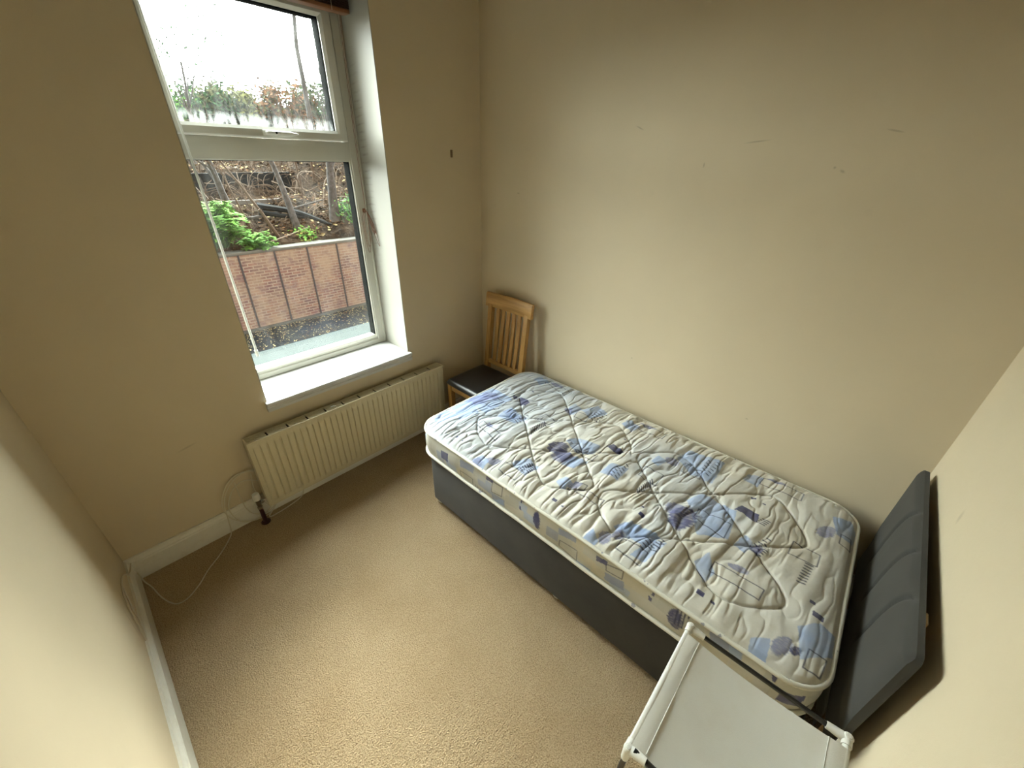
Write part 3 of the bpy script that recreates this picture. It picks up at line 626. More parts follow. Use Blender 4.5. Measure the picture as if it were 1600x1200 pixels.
# ------------------------------------------------------------------ radiator
RX0, RX1, RZ0, RZ1, RY0, RY1 = -1.733, -0.487, 0.100, 0.540, -0.105, -0.038
rad = empty('radiator', (-1.11, -0.07, RZ0), 'cream ribbed panel radiator under the window', 'radiator')
def radiator_panel():
    """pressed front: raised flutes fading at their rounded ends"""
    n = 36; x0, x1 = RX0+0.004, RX1-0.004; pitch = (x1-x0-0.03)/n
    us = [0.0, 0.006]; kinds = [0, 0]
    prof = [(0.0, 0), (0.05, 0), (0.10, 0.35), (0.15, 0.9), (0.21, 1), (0.79, 1), (0.85, 0.9), (0.90, 0.35), (0.95, 0)]
    xs = [(x0, 0.0)] + [(x0+0.015+(i+u)*pitch, h) for i in range(n) for u, h in prof] + [(x1-0.015, 0.0), (x1, 0.0)]
    zs = [(RZ0, 0), (RZ0+0.025, 0), (RZ0+0.031, 0.3), (RZ0+0.037, 0.75), (RZ0+0.046, 1), (RZ1-0.056, 1), (RZ1-0.047, 0.75), (RZ1-0.041, 0.3), (RZ1-0.035, 0), (RZ1-0.004, 0)]
    vs_ = []; fs_ = []; m_ = len(xs)
    for z, hz_ in zs:
        for x, h in xs: vs_.append((x, RY0 + 0.009 - 0.009*h*hz_, z))
    for j in range(len(zs)-1):
        for i in range(m_-1): fs_.append([j*m_+i, j*m_+i+1, (j+1)*m_+i+1, (j+1)*m_+i])
    k = len(vs_); vs_ += [(x0, RY0+0.016, RZ0), (x1, RY0+0.016, RZ0), (x1, RY0+0.016, RZ1-0.004), (x0, RY0+0.016, RZ1-0.004)]
    fs_.append([k, k+1, k+2, k+3]); lo = list(range(m_)); hi = [(len(zs)-1)*m_+i for i in range(m_)]
    fs_.append(lo+[k+1, k]); fs_.append(hi+[k+2, k+3])
    return MB().add(vs_, fs_)
radiator_panel().build('front_panel', M_rad, rad, ang=40)
b = MB(); b.box((RX0+0.006, RY1-0.014, RZ0+0.004), (RX1-0.006, RY1-0.002, RZ1-0.012), 0.003); b.build('back_panel', M_raddark, rad)
b = MB()
x = RX0+0.02
pts = []
while x < RX1-0.02:
    pts += [(x, RY0+0.018), (x+0.008, RY1-0.018), (x+0.016, RY1-0.018), (x+0.024, RY0+0.018)]; x += 0.032
m_ = len(pts); b.add([(p[0], p[1], RZ0+0.03) for p in pts]+[(p[0], p[1], RZ1-0.045) for p in pts], [[i, i+1, m_+i+1, m_+i] for i in range(m_-1)])
b.build('convector_fins', M_raddark, rad, smooth=False)
b = MB(); yf, yb, zt = RY0+0.0005, RY1, RZ1
b.box((RX0, yf, zt-0.014), (RX1, yf+0.0045, zt), 0.0012); b.box((RX0, yb-0.0045, zt-0.014), (RX1, yb, zt), 0.0012)
ns = 12; sw = (RX1-RX0)/ns
for i in range(ns):
    a, c = RX0+i*sw, RX0+(i+1)*sw
    b.box((a+(0.0 if i == 0 else 0.005), yf+0.004, zt-0.006), (a+0.008 if i else a+0.006, yb-0.004, zt-0.001))
    b.box((c-0.008 if i < ns-1 else c-0.006, yf+0.004, zt-0.006), (c-(0.005 if i < ns-1 else 0), yb-0.004, zt-0.001))
    for k in range(5):
        y0 = yf+0.0120+k*(yb-yf-0.014)/5
        b.box((a+0.006, y0, zt-0.005), (c-0.006, y0+0.0040, zt-0.001))
b.build('top_grille', M_rad, rad, smooth=False)
for s_, xx in ((0, RX0), (1, RX1)):
    b = MB(); b.box((xx-(0 if s_ == 0 else 0.003), RY0+0.005, RZ0+0.01), (xx+(0.003 if s_ == 0 else 0), RY1-0.0005, RZ1-0.001), 0.001); b.build('side_panel', M_rad, rad)
for xx in (-1.50, -0.72):
    b = MB(); b.box((xx-0.015, RY1-0.003, 0.16), (xx+0.015, -0.0005, 0.50), 0.002); b.build('wall_bracket', M_raddark, rad)
VX, VY = -1.772, -0.078
b = MB(); b.tube([(VX, VY, 0.118), (VX, VY, 0.145), (VX, VY, 0.172)], [0.010, 0.0125, 0.0125], 12)
b.tube([(VX, VY, 0.150), (VX+0.028, VY, 0.150)], 0.009, 10); b.tube([(VX+0.012, VY, 0.150), (VX+0.024, VY, 0.150)], 0.014, 6); b.tube([(VX+0.024, VY, 0.150), (RX0+0.012, VY, 0.150)], 0.0075, 10)
b.tube([(VX, VY, 0.108), (VX, VY, 0.124)], 0.0135, 6)
vv = b.build('valve', M_chrome, rad)
b = MB(); b.tube([(VX, VY, 0.170), (VX, VY, 0.174), (VX, VY, 0.196), (VX, VY, 0.212), (VX, VY, 0.215)], [0.0125, 0.0175, 0.0185, 0.0165, 0.0135], 16)
b.build('valve_cap', M_plastic, vv)
b = MB(); b.tube([(VX, VY, 0.0), (VX, VY, 0.10), (VX, VY, 0.116)], [0.0115, 0.0105, 0.0105], 12); b.tube([(VX, VY, 0.0), (VX, VY, 0.004), (VX, VY, 0.010)], [0.024, 0.024, 0.013], 14)
b.build('supply_pipe', M_pipe, rad)
b = MB(); b.tube([(-1.262, RY0+0.012, RZ1+0.001), (-1.262, RY0+0.014, RZ1+0.010), (-1.275, RY0+0.016, RZ1+0.014), (-1.290, RY0+0.016, RZ1+0.012)], 0.0028, 6); b.build('bleed_key', M_plastic, rad)

# ------------------------------------------------------------------ cables
b = MB(); r_ = 0.0028
main = [(-2.307, -0.05, 0.075), (-2.300, -0.07, 0.02), (-2.285, -0.11, 0.004), (-2.262, -0.215, 0.004), (-2.228, -0.288, 0.004), (-2.185, -0.296, 0.004), (-2.130, -0.255, 0.004), (-2.078, -0.195, 0.004), (-2.02, -0.145, 0.004),
        (-1.965, -0.085, 0.004), (-1.930, -0.045, 0.02), (-1.918, -0.030, 0.09), (-1.905, -0.028, 0.20), (-1.86, -0.026, 0.29), (-1.79, -0.024, 0.335), (-1.71, -0.022, 0.31), (-1.66, -0.022, 0.20), (-1.68, -0.024, 0.08), (-1.76, -0.032, 0.02),
        (-1.83, -0.036, 0.025), (-1.90, -0.030, 0.09), (-1.915, -0.024, 0.20), (-1.85, -0.018, 0.315), (-1.76, -0.018, 0.33), (-1.67, -0.020, 0.25), (-1.655, -0.026, 0.12), (-1.72, -0.040, 0.02), (-1.80, -0.040, 0.014), (-1.87, -0.034, 0.05), (-1.895, -0.026, 0.16),
        (-1.845, -0.030, 0.27), (-1.775, -0.030, 0.285), (-1.70, -0.03, 0.20), (-1.70, -0.045, 0.06), (-1.745, -0.058, 0.008), (-1.70, -0.062, 0.004), (-1.62, -0.050, 0.004), (-1.555, -0.034, 0.010), (-1.53, -0.026, 0.06), (-1.54, -0.024, 0.20)]
b.tube(spline(main, 9), r_, 7)
b.tube(spline([(-1.83, -0.024, 0.30), (-1.832, -0.040, 0.20), (-1.82, -0.040, 0.09), (-1.765, -0.050, 0.04), (-1.70, -0.045, 0.055), (-1.66, -0.03, 0.11), (-1.665, -0.024, 0.2)], 9), r_*0.9, 7)
b.tube(spline([(-1.75, -0.026, 0.31), (-1.762, -0.035, 0.22), (-1.745, -0.040, 0.13), (-1.72, -0.035, 0.05)], 8), r_*0.9, 7)
tag(b.build('cable', M_cable), 'white flex coiled behind the radiator valve and trailing across the carpet corner', 'cable')
b = MB()
b.tube(spline([(-2.307, -0.045, 0.140), (-2.316, -0.12, 0.155), (-2.324, -0.22, 0.235), (-2.324, -0.36, 0.285), (-2.324, -0.43, 0.255), (-2.322, -0.50, 0.20), (-2.323, -0.53, 0.155), (-2.3225, -0.46, 0.165), (-2.324, -0.38, 0.225), (-2.325, -0.30, 0.27)], 8), 0.0028, 7)
tag(b.build('cable', mat('painted_over_flex', (0.60, 0.55, 0.44), 0.5)), 'painted over flex looped on the left wall above the skirting', 'cable')
b = MB(); b.box((-0.248, -0.0065, 1.812), (-0.234, -0.0003, 1.852), 0.002); b.tube([(-0.241, -0.006, 1.838), (-0.241, -0.0085, 1.838)], 0.003, 8)
tag(b.build('wall_clip', mat('brown_plastic_clip', (0.16, 0.10, 0.05), 0.5)), 'small brown clip on the wall right of the window', 'clip')

# ------------------------------------------------------------------ oak chair in the corner
ch = empty('dining_chair', (-0.30, -0.335, 0), 'oak slat back dining chair with black leather seat in the corner', 'chair')
CY0, CY1 = -0.545, -0.150       # the chair faces the left wall; its back is to the long wall
def back_x(z): return -0.125 + 0.055*max(0, (z-0.44))/0.55 + 0.0*(z)
for yy in (CY0+0.030, CY1-0.030):
    b = MB(); pr = []
    for z in (0.0, 0.2, 0.40, 0.46, 0.60, 0.75, 0.88, 0.915):
        xx = back_x(z) if z > 0.42 else -0.125 + 0.06*(0.42-z)/0.42
        pr.append((xx, z))
    vs_ = []; fs_ = []
    for xx, z in pr:
        hx_ = 0.017; hy_ = 0.0175
        vs_ += [(xx-hx_, yy-hy_, z), (xx+hx_, yy-hy_, z), (xx+hx_, yy+hy_, z), (xx-hx_, yy+hy_, z)]
    for j in range(len(pr)-1):
        for i in range(4): fs_.append([j*4+i, j*4+(i+1) % 4, j*4+4+(i+1) % 4, j*4+4+i])
    fs_ += [[0, 1, 2, 3], [len(vs_)-4+i for i in range(4)]]
    b.add(vs_, fs_); b.build('back_post', M_oak, ch, smooth=False)
b = MB(); nseg = 14
def crest(z, y): # gently curved crest rail
    u = (y-(CY0+CY1)/2)/((CY1-CY0)/2); return back_x(z) - 0.002 + 0.010*(1-u*u)
rows = [(0.897, -0.013), (0.900, -0.015), (0.985, -0.014), (0.994, -0.008), (0.994, 0.008), (0.985, 0.013), (0.900, 0.013), (0.897, 0.011)]
vs_ = []; fs_ = []
for k in range(nseg+1):
    y = CY0-0.012 + (CY1-CY0+0.024)*k/nseg
    for z, dx in rows: vs_.append((crest(z, y)+dx, y, z))
nr = len(rows)
for k in range(nseg):
    for i in range(nr): fs_.append([k*nr+i, k*nr+(i+1) % nr, (k+1)*nr+(i+1) % nr, (k+1)*nr+i])
fs_ += [list(range(nr)), [nseg*nr+i for i in range(nr)]]
b.add(vs_, fs_); b.build('crest_rail', M_oak_y, ch, ang=40)
b = MB(); b.box((back_x(0.49)-0.012, CY0+0.046, 0.473), (back_x(0.49)+0.010, CY1-0.046, 0.505), 0.003); b.build('lower_back_rail', M_oak_y, ch)
ys = [CY0+0.0475 + (i+1)*(CY1-CY0-0.095)/6.0 for i in range(5)]
for y in ys:
    b = MB(); pr = [(0.500, 0), (0.65, 0.006), (0.80, 0.008), (0.900, 0.006)]; vs_ = []; fs_ = []
    for z, dx in pr:
        xx = back_x(z)-0.002+dx; hy_ = 0.0125+0.002*math.sin((z-0.5)*7)
        vs_ += [(xx-0.006, y-hy_, z), (xx+0.006, y-hy_, z), (xx+0.006, y+hy_, z), (xx-0.006, y+hy_, z)]
    for j in range(len(pr)-1):
        for i in range(4): fs_.append([j*4+i, j*4+(i+1) % 4, j*4+4+(i+1) % 4, j*4+4+i])
    fs_ += [[0, 1, 2, 3], [len(vs_)-4+i for i in range(4)]]
    b.add(vs_, fs_); b.build('back_slat', M_oak, ch, smooth=False)
for yy in (CY0+0.026, CY1-0.026):
    b = MB(); b.box((-0.500, yy-0.019, 0.0), (-0.462, yy+0.019, 0.425), 0.004); b.build('front_leg', M_oak, ch)
    b = MB(); b.box((-0.462, yy-0.010, 0.372), (-0.142, yy+0.010, 0.425), 0.002); b.build('side_rail', M_oak, ch)
b = MB(); b.box((-0.492, CY0+0.045, 0.372), (-0.472, CY1-0.045, 0.425), 0.002); b.build('front_rail', M_oak_y, ch)
def cushion(x0, x1, y0, y1, z0, z1, dome, r):
    n = 22; b = MB(); vs_ = []; fs_ = []
    def P(i, j):
        u, v = i/n*2-1, j/n*2-1
        uu = math.copysign(abs(u)**0.75, u); vv_ = math.copysign(abs(v)**0.75, v)
        e_ = max(abs(uu), abs(vv_)); k = (1-max(0, min(1, (e_-(1-r))/r))**2.4)**0.5 if e_ > 1-r else 1
        sh = 1-0.03*(abs(uu*vv_))**4
        return ((x0+x1)/2+uu*sh*(x1-x0)/2, (y0+y1)/2+vv_*sh*(y1-y0)/2, z0+(z1-z0)*(0.30+0.70*k)+dome*(1-uu*uu)*(1-vv_*vv_))
    for j in range(n+1):
        for i in range(n+1): vs_.append(P(i, j))
    for j in range(n):
        for i in range(n): fs_.append([j*(n+1)+i, j*(n+1)+i+1, (j+1)*(n+1)+i+1, (j+1)*(n+1)+i])
    rim = [i for i in range(n+1)] + [(j+1)*(n+1)+n for j in range(n)] + [n*(n+1)+n-1-i for i in range(n)] + [(n-1-j)*(n+1) for j in range(n-1)]
    k0 = len(vs_); vs_ += [(vs_[q][0], vs_[q][1], z0) for q in rim]; m_ = len(rim)
    for i in range(m_): fs_.append([rim[i], rim[(i+1) % m_], k0+(i+1) % m_, k0+i])
    fs_.append([k0+i for i in range(m_)]); return b.add(vs_, fs_)
cushion(-0.512, -0.145, CY0+0.004, CY1-0.002, 0.4255, 0.462, 0.010, 0.22).build('seat_pad', M_leather, ch, ang=70)

# ------------------------------------------------------------------ divan bed
bed = empty('divan_bed', (-0.55, -1.53, 0), 'charcoal velvet divan bed with padded grey headboard', 'bed')
BX0, BX1, BY0, BY1 = -1.018, -0.080, -2.440, -0.632
b = MB(); b.box((BX0, BY0, 0.028), (BX1, BY1, 0.352), 0.014, 3); base = b.build('divan_base', M_divan, bed)
for xx in (BX0+0.035, BX1-0.035):
    for yy in (BY1-0.035, BY0+0.035, (BY0+BY1)/2):
        b = MB(); b.tube([(xx, yy, 0.0), (xx, yy, 0.006), (xx, yy, 0.020), (xx, yy, 0.030)], [0.016, 0.024, 0.024, 0.018], 14); b.build('glide_foot', M_plastic, base)
# headboard: three slanting stitched channels, softly rounded rim, pine struts behind
HX0, HX1, HZ0, HZ1, HYF, HYB = -0.998, -0.070, 0.30, 0.828, -2.494, -2.518
def headboard_mesh():
    nx, nz = 150, 90; vs_ = []; fs_ = []
    seam0 = (-0.385, -0.595, -0.805)
    for j in range(nz+1):
        for i in range(nx+1):
            u, v = i/nx, j/nz
            x, z = HX0+u*(HX1-HX0), HZ0+v*(HZ1-HZ0)
            e_ = min(x-HX0, HX1-x, HZ1-z); rim = 1-math.exp(-e_/0.020)
            d = min(abs(x-(s0+0.13*(1-math.exp(-(HZ1-z)/0.10)))) for s0 in seam0)
            fade = max(0.0, min(1.0, (z-0.42)/0.10))*max(0.0, min(1.0, (HZ1-z)/0.03))
            g = math.exp(-(d/0.008)**2)*0.008*fade
            puff = 0.006*(1-math.exp(-d/0.06))*fade
            y = HYF-0.010 + 0.010*rim + puff - g + 0.0015*math.sin(9*x+5*z)*rim - 0.018*(x-HX0)
            cr = 0.022                                    # corner rounding of the top
            dx_ = max(0, HX0+cr-x, x-(HX1-cr)); dz_ = max(0, z-(HZ1-cr))
            if dx_ > 0 and dz_ > 0:
                L_ = max(dx_, dz_)/math.hypot(dx_, dz_)
                x += ((1-L_)*dx_)*(1 if x < -0.5 else -1); z -= (1-L_)*dz_
            vs_.append((x, y, z))
    n1 = nx+1
    for j in range(nz):
        for i in range(nx): fs_.append([j*n1+i, j*n1+i+1, (j+1)*n1+i+1, (j+1)*n1+i])
    rim = [i for i in range(n1)] + [(j+1)*n1+nx for j in range(nz)] + [nz*n1+nx-1-i for i in range(nx)] + [(nz-1-j)*n1 for j in range(nz-1)]
    m_ = len(rim); k0 = len(vs_); vs_ += [(vs_[q][0], HYB-0.018*(vs_[q][0]-HX0), vs_[q][2]) for q in rim]
    for i in range(m_): fs_.append([rim[i], rim[(i+1) % m_], k0+(i+1) % m_, k0+i])
    fs_.append([k0+i for i in range(m_)]); return MB().add(vs_, fs_)
hb = headboard_mesh().build('headboard', M_head, bed, ang=50)
for xx in (-0.245, -0.815):
    b = MB(); b.box((xx-0.020, -2.5385, 0.02), (xx+0.020, HYB+0.0005-0.018*(xx-HX0), 0.798), 0.002); b.build('strut', M_pine, hb)

# ------------------------------------------------------------------ mattress with printed, quilted ticking
def value_noise(x, y, seed):
    R_ = np.random.RandomState(seed).rand(256, 256)
    xi, yi = np.floor(x).astype(int), np.floor(y).astype(int); fx, fy = x-xi, y-yi
    fx = fx*fx*(3-2*fx); fy = fy*fy*(3-2*fy); g = lambda a, c: R_[a & 255, c & 255]
    return (g(xi, yi)*(1-fx)+g(xi+1, yi)*fx)*(1-fy) + (g(xi, yi+1)*(1-fx)+g(xi+1, yi+1)*fx)*fy
def fbm(x, y, seed, o=4):
    s = 0; a = 0.5; t_ = 0
    for k in range(o): s = s + a*value_noise(x*2**k+7.3*k, y*2**k+3.1*k, seed+k); t_ += a; a *= 0.55
    return s/t_
INK = {'l': ((0.27, 0.37, 0.60), 0.74), 'm': ((0.135, 0.155, 0.33), 0.72), 'd': ((0.050, 0.052, 0.135), 0.93), 'k': ((0.035, 0.037, 0.075), 0.9),
       'g': ((0.40, 0.40, 0.36), 0.8), 'm2': ((0.24, 0.285, 0.42), 0.85), 'c2': ((0.50, 0.46, 0.34), 0.7)}
def seg_dist(X, Y, ax, ay, bx, by):
    dx, dy = bx-ax, by-ay; q = dx*dx+dy*dy+1e-12; t_ = np.clip(((X-ax)*dx+(Y-ay)*dy)/q, 0, 1)
    return np.hypot(X-ax-t_*dx, Y-ay-t_*dy)
def in_poly(X, Y, P):
    r = np.zeros(X.shape, bool); n = len(P)
    for i in range(n):
        (ax, ay), (bx, by) = P[i], P[(i+1) % n]
        if ay == by: continue
        r ^= ((ay > Y) != (by > Y)) & (X < (bx-ax)*(Y-ay)/(by-ay)+ax)
    return r
def ink(C, X, Y, prints, lw):
    """lays each printed motif on the colour array C at points X, Y"""
    wob = 0.006*(fbm(X*45, Y*45, 91, 2)-0.5)
    for m in prints:
        kind, key = m[0], m[1]; col, al = INK[key]; col = np.array(col)
        c = m[3:] if kind == 't' else m[2:]; P = [(c[i], c[i+1]) for i in range(0, len(c), 2)]
        if kind == 't':
            n = m[2]; (ax, ay), (bx, by), (dx, dy) = P; dx -= ax; dy -= ay
            sg = [(ax+(bx-ax)*k/(n-1), ay+(by-ay)*k/(n-1)) for k in range(n)]
            px = [s[0] for s in sg]+[s[0]+dx for s in sg]; py = [s[1] for s in sg]+[s[1]+dy for s in sg]
        elif kind == 'b':
            (ax, ay), (ux, uy), (wx, wy) = P; ux -= ax; uy -= ay; wx -= ax; wy -= ay
            px = [ax-abs(ux)-abs(wx)-0.01, ax+abs(ux)+abs(wx)+0.01]; py = [ay-abs(uy)-abs(wy)-0.01, ay+abs(uy)+abs(wy)+0.01]
        else: px = [p[0] for p in P]; py = [p[1] for p in P]
        pad = 0.008
        idx = np.nonzero((X > min(px)-pad) & (X < max(px)+pad) & (Y > min(py)-pad) & (Y < max(py)+pad))[0]
        if not len(idx): continue
        x, y = X[idx], Y[idx]
        if kind == 'p':
            w = wob[idx]*(0.5 if key in 'dk' else 1.0)
            k = in_poly(x+w, y+w*0.7, P).astype(float)*al*(0.72+0.5*fbm(x*22, y*22, 31, 3)) if key == 'l' else in_poly(x+w, y+w*0.7, P)*al*(0.85+0.25*fbm(x*60, y*25, 33, 2))
        elif kind == 'o':
            d = np.full(x.shape, 9.0)
            for i in range(len(P)): d = np.minimum(d, seg_dist(x, y, *P[i], *P[(i+1) % len(P)]))
            k = np.clip(1.45-d/lw, 0, 1)*0.85
        elif kind == 't':
            d = np.full(x.shape, 9.0)
            for (sx, sy_) in sg: d = np.minimum(d, seg_dist(x, y, sx, sy_, sx+dx, sy_+dy))
            k = np.clip(1.6-d/(lw*1.2), 0, 1)*al
        else:
            det = ux*wy-uy*wx
            if abs(det) < 1e-9: continue
            a = ((x-ax)*wy-(y-ay)*wx)/det; q = (-(x-ax)*uy+(y-ay)*ux)/det
            rr = np.sqrt(a*a+q*q)+0.55*(fbm(a*1.3+9, q*9+3, 57, 3)-0.5)+0.25*(fbm(x*140, y*140, 58, 2)-0.5)
            k = np.clip((1.0-rr)*6, 0, 1)*al*np.clip(0.55+0.75*fbm(a*2, q*14, 61, 2), 0, 1)
        k = np.clip(k, 0, 1)[:, None]; C[idx] = C[idx]*(1-k) + col*k
    return C
def set_print(me, C):
    at = me.color_attributes.new('print', 'FLOAT_COLOR', 'POINT')
    rgba = np.ones((len(C), 4), np.float32); rgba[:, :3] = np.clip(C, 0, 1); at.data.foreach_set('color', rgba.ravel())
def grid_mesh(name, V, nu, nv, closed_u=False):
    I_ = np.arange(nu*nv).reshape(nv, nu)
    if closed_u: I_ = np.hstack([I_, I_[:, :1]])
    F = np.stack([I_[:-1, :-1], I_[:-1, 1:], I_[1:, 1:], I_[1:, :-1]], -1).reshape(-1, 4)
    me = bpy.data.meshes.new(name); me.vertices.add(len(V)); me.vertices.foreach_set('co', np.asarray(V, np.float32).ravel())
    me.loops.add(F.size); me.loops.foreach_set('vertex_index', F.ravel().astype(np.int32))
    me.polygons.add(len(F)); me.polygons.foreach_set('loop_start', np.arange(0, F.size, 4, dtype=np.int32)); me.polygons.foreach_set('loop_total', np.full(len(F), 4, np.int32))
    me.update(); me.validate(); return me

MXC, MHW, MY0, MY1 = -0.548, 0.474, -2.440, -0.540
MZ0, MZ1, MR = 0.357, 0.512, 0.115
MYC, MHL = (MY0+MY1)/2, (MY1-MY0)/2
mt = empty('mattress', (MXC, MYC, MZ0), 'single mattress in quilted white ticking with blue abstract print', 'mattress')
nu, nv = 380, 760
uu, vv_ = np.meshgrid(np.linspace(-1, 1, nu), np.linspace(-1, 1, nv))
Yt = MYC + vv_*MHL
dE = np.clip(MR-(MHL-np.abs(Yt-MYC)), 0, MR)
hw = MHW-(MR-np.sqrt(np.maximum(MR*MR-dE*dE, 0)))
Xt = MXC + uu*hw
X, Y = Xt.ravel(), Yt.ravel()
# distance to the rounded rim
qx, qy = np.abs(X-MXC)-(MHW-MR), np.abs(Y-MYC)-(MHL-MR)
rimd = -(np.hypot(np.maximum(qx, 0), np.maximum(qy, 0))+np.minimum(np.maximum(qx, qy), 0)-MR)
rimd = np.maximum(rimd, 0)
ds = np.full(X.shape, 9.0)
for S_ in SEAMS:
    P_ = spline([(S_[i], S_[i+1], 0) for i in list(range(0, len(S_), 2))+[0]], 3)
    for a, c in zip(P_[:-1], P_[1:]):
        bb = np.nonzero((np.abs(X-a.x) < 0.16) & (np.abs(Y-a.y) < 0.16))[0]
        ds[bb] = np.minimum(ds[bb], seg_dist(X[bb], Y[bb], a.x, a.y, c.x, c.y))
ds = np.minimum(ds, 0.15)
wx = X + 0.05*(fbm(X*5, Y*5, 3)-0.5); wy = Y + 0.07*(fbm(X*4+5, Y*4, 5)-0.5) + 0.10*(X-MXC)
n1_ = fbm(wx*3.2, wy*17, 11, 2); n2_ = fbm(wx*6, wy*30, 15, 2); n3_ = fbm(X*8, Y*8, 19, 3); n4_ = fbm(wx*11, wy*46, 25, 3)
rdg = 1-np.abs(2*n1_-1); rdg2 = 1-np.abs(2*n2_-1)
headk = np.clip((Y+2.44)/0.45, 0.35, 1)
Z = MZ1 + 0.004 + 0.020*(1-np.exp(-rimd/0.045)) + 0.006*(1-np.exp(-rimd/0.18))
Z += headk*np.clip(rimd/0.03, 0, 1)*(0.0125*(1-rdg**2.2) - 0.0060*np.clip((rdg2-0.72)/0.28, 0, 1)**2 + 0.004*(n3_-0.5) + 0.0042*(n4_-0.5))
Z += np.clip(rimd/0.02, 0, 1)*(0.009*(1-np.exp(-ds/0.030)) - 0.0060*np.exp(-(ds/0.0045)**2)) - 0.004
C = np.empty((len(X), 3)); tone = fbm(X*2.2, Y*2.2, 71, 3)[:, None]; foot = np.clip((Y+1.35)/0.6, 0, 1)[:, None]
C[:] = np.array((0.585, 0.575, 0.525)); C = C*(1-0.9*foot) + np.array((0.43, 0.46, 0.495))*0.9*foot  # bluer cloth towards the foot, darkened in colour to offset the window light
C = C*(1-0.55*np.clip(tone*3-1.4, 0, 1)) + np.array((0.40, 0.47, 0.58))*0.55*np.clip(tone*3-1.4, 0, 1)
C = ink(C, X, Y, TOP_PRINT, 0.0022)
st = np.clip(1.25-ds/0.0020, 0, 1)[:, None]*0.22; C = C*(1-st)+np.array((0.22, 0.23, 0.27))*st       # the quilting thread
me = grid_mesh('quilted_top', np.stack([X, Y, Z], 1), nu, nv); set_print(me, C); me.materials.append(M_tick)
link('quilted_top', me, mt, ang=180)
# border panel round the sides
def outline(off, step):
    """rounded rectangle, counter-clockwise, starting at the head end of the left side; returns points and running length"""
    pts = []; hw_, hl_, r = MHW+off, MHL+off, MR+off
    def line(a, c):
        n = max(1, int(math.dist(a, c)/step)); pts.extend([(a[0]+(c[0]-a[0])*k/n, a[1]+(c[1]-a[1])*k/n) for k in range(n)])
    def arc(cx, cy_, a0):
        n = max(3, int(r*PI/2/step)); pts.extend([(cx+r*math.cos(a0-PI/2*k/n), cy_+r*math.sin(a0-PI/2*k/n)) for k in range(n)])
    x0, x1, y0, y1 = MXC-hw_, MXC+hw_, MYC-hl_, MYC+hl_
    line((x0, y0+r), (x0, y1-r)); arc(x0+r, y1-r, PI); line((x0+r, y1), (x1-r, y1)); arc(x1-r, y1-r, PI/2)
    line((x1, y1-r), (x1, y0+r)); arc(x1-r, y0+r, 0); line((x1-r, y0), (x0+r, y0)); arc(x0+r, y0+r, -PI/2)
    return pts
op = np.array(outline(0.0, 0.003)); n_o = len(op); nz = 52
ctr = np.array((MXC, MYC)); nrm = np.roll(op, -1, 0)-np.roll(op, 1, 0); nrm = np.stack([-nrm[:, 1], nrm[:, 0]], 1); nrm /= np.linalg.norm(nrm, axis=1)[:, None]
nrm *= np.sign(np.sum(nrm*(op-ctr), 1))[:, None]
run = np.concatenate([[0], np.cumsum(np.linalg.norm(np.diff(op, axis=0), axis=1))]) + (MY0+MR)      # equals y along the left side
zz = np.linspace(0, 1, nz)[:, None]
bul = 0.010*np.sin(PI*zz) + 0.003*np.sin(run*21)[None, :]*np.sin(PI*zz) + 0.0025*(fbm(run*9, run*0, 44, 2)[None, :]-0.5)
Xs = op[None, :, 0]+nrm[None, :, 0]*(bul-0.006); Ys = op[None, :, 1]+nrm[None, :, 1]*(bul-0.006); Zs = MZ0+0.004+(MZ1-MZ0-0.004)*zz+0*run[None, :]
Cs = np.empty((n_o*nz, 3)); Cs[:] = (0.47, 0.465, 0.415)
RU = np.tile(run, (nz, 1)).ravel(); RZ = Zs.ravel()
tn = fbm(RU*3, RZ*3, 77, 3)[:, None]; Cs *= 0.85+0.3*tn
prr = random.Random(21); patches = []
u_ = MY0
while u_ < MY0+5.2:
    w_, h_ = prr.uniform(0.05, 0.12), prr.uniform(0.035, 0.075); z_ = MZ0+prr.choice((0.02, 0.05, 0.085)); k_ = prr.choice(('g', 'g', 'm2', 'l', 'c2', 'c2'))
    patches.append(('p', k_, u_, z_, u_+w_, z_, u_+w_, z_+h_, u_, z_+h_)); u_ += prr.uniform(0.05, 0.11)
Cs = Cs*0.25 + 0.75*ink(Cs.copy(), RU, RZ, patches, 0.002)
def shift(lst, d): return [tuple(list(m[:3 if m[0] == 't' else 2]) + [(v+d if i % 2 == 0 else v) for i, v in enumerate(m[3 if m[0] == 't' else 2:])]) for m in lst]
for d in (0.0, 1.95, 3.9): Cs = ink(Cs, RU, RZ, shift(SIDE_PRINT, d), 0.0020)
me = grid_mesh('side_border', np.stack([Xs.ravel(), Ys.ravel(), Zs.ravel()], 1), n_o, nz, True); set_print(me, Cs); me.materials.append(M_tick)
link('side_border', me, mt, ang=180)
for nm, z, off, r in (('piping', MZ1+0.002, 0.000, 0.008), ('piping', MZ0+0.005, 0.002, 0.0085)):
    pts = outline(off, 0.02); pts = [(x, y, z + (0.0035*math.sin(7.0*i/ len(pts)*6.28) + 0.002*math.sin(23*i/len(pts)*6.28) if z < 0.4 else 0.0015*math.sin(9*i/len(pts)*6.28))*(0.6 if z > 0.4 else 0.5)+ (0.002 if z < 0.4 else 0)) for i, (x, y) in enumerate(pts)]
    b = MB(); b.tube(pts+[pts[0]], r, 8, cap=False); b.build(nm, M_tape, mt, ang=180)
b = MB(); b.add([(x, y, MZ0+0.003) for x, y in outline(-0.004, 0.03)], [list(range(len(outline(-0.004, 0.03))))]); b.build('underside', M_fabric, mt, smooth=False)

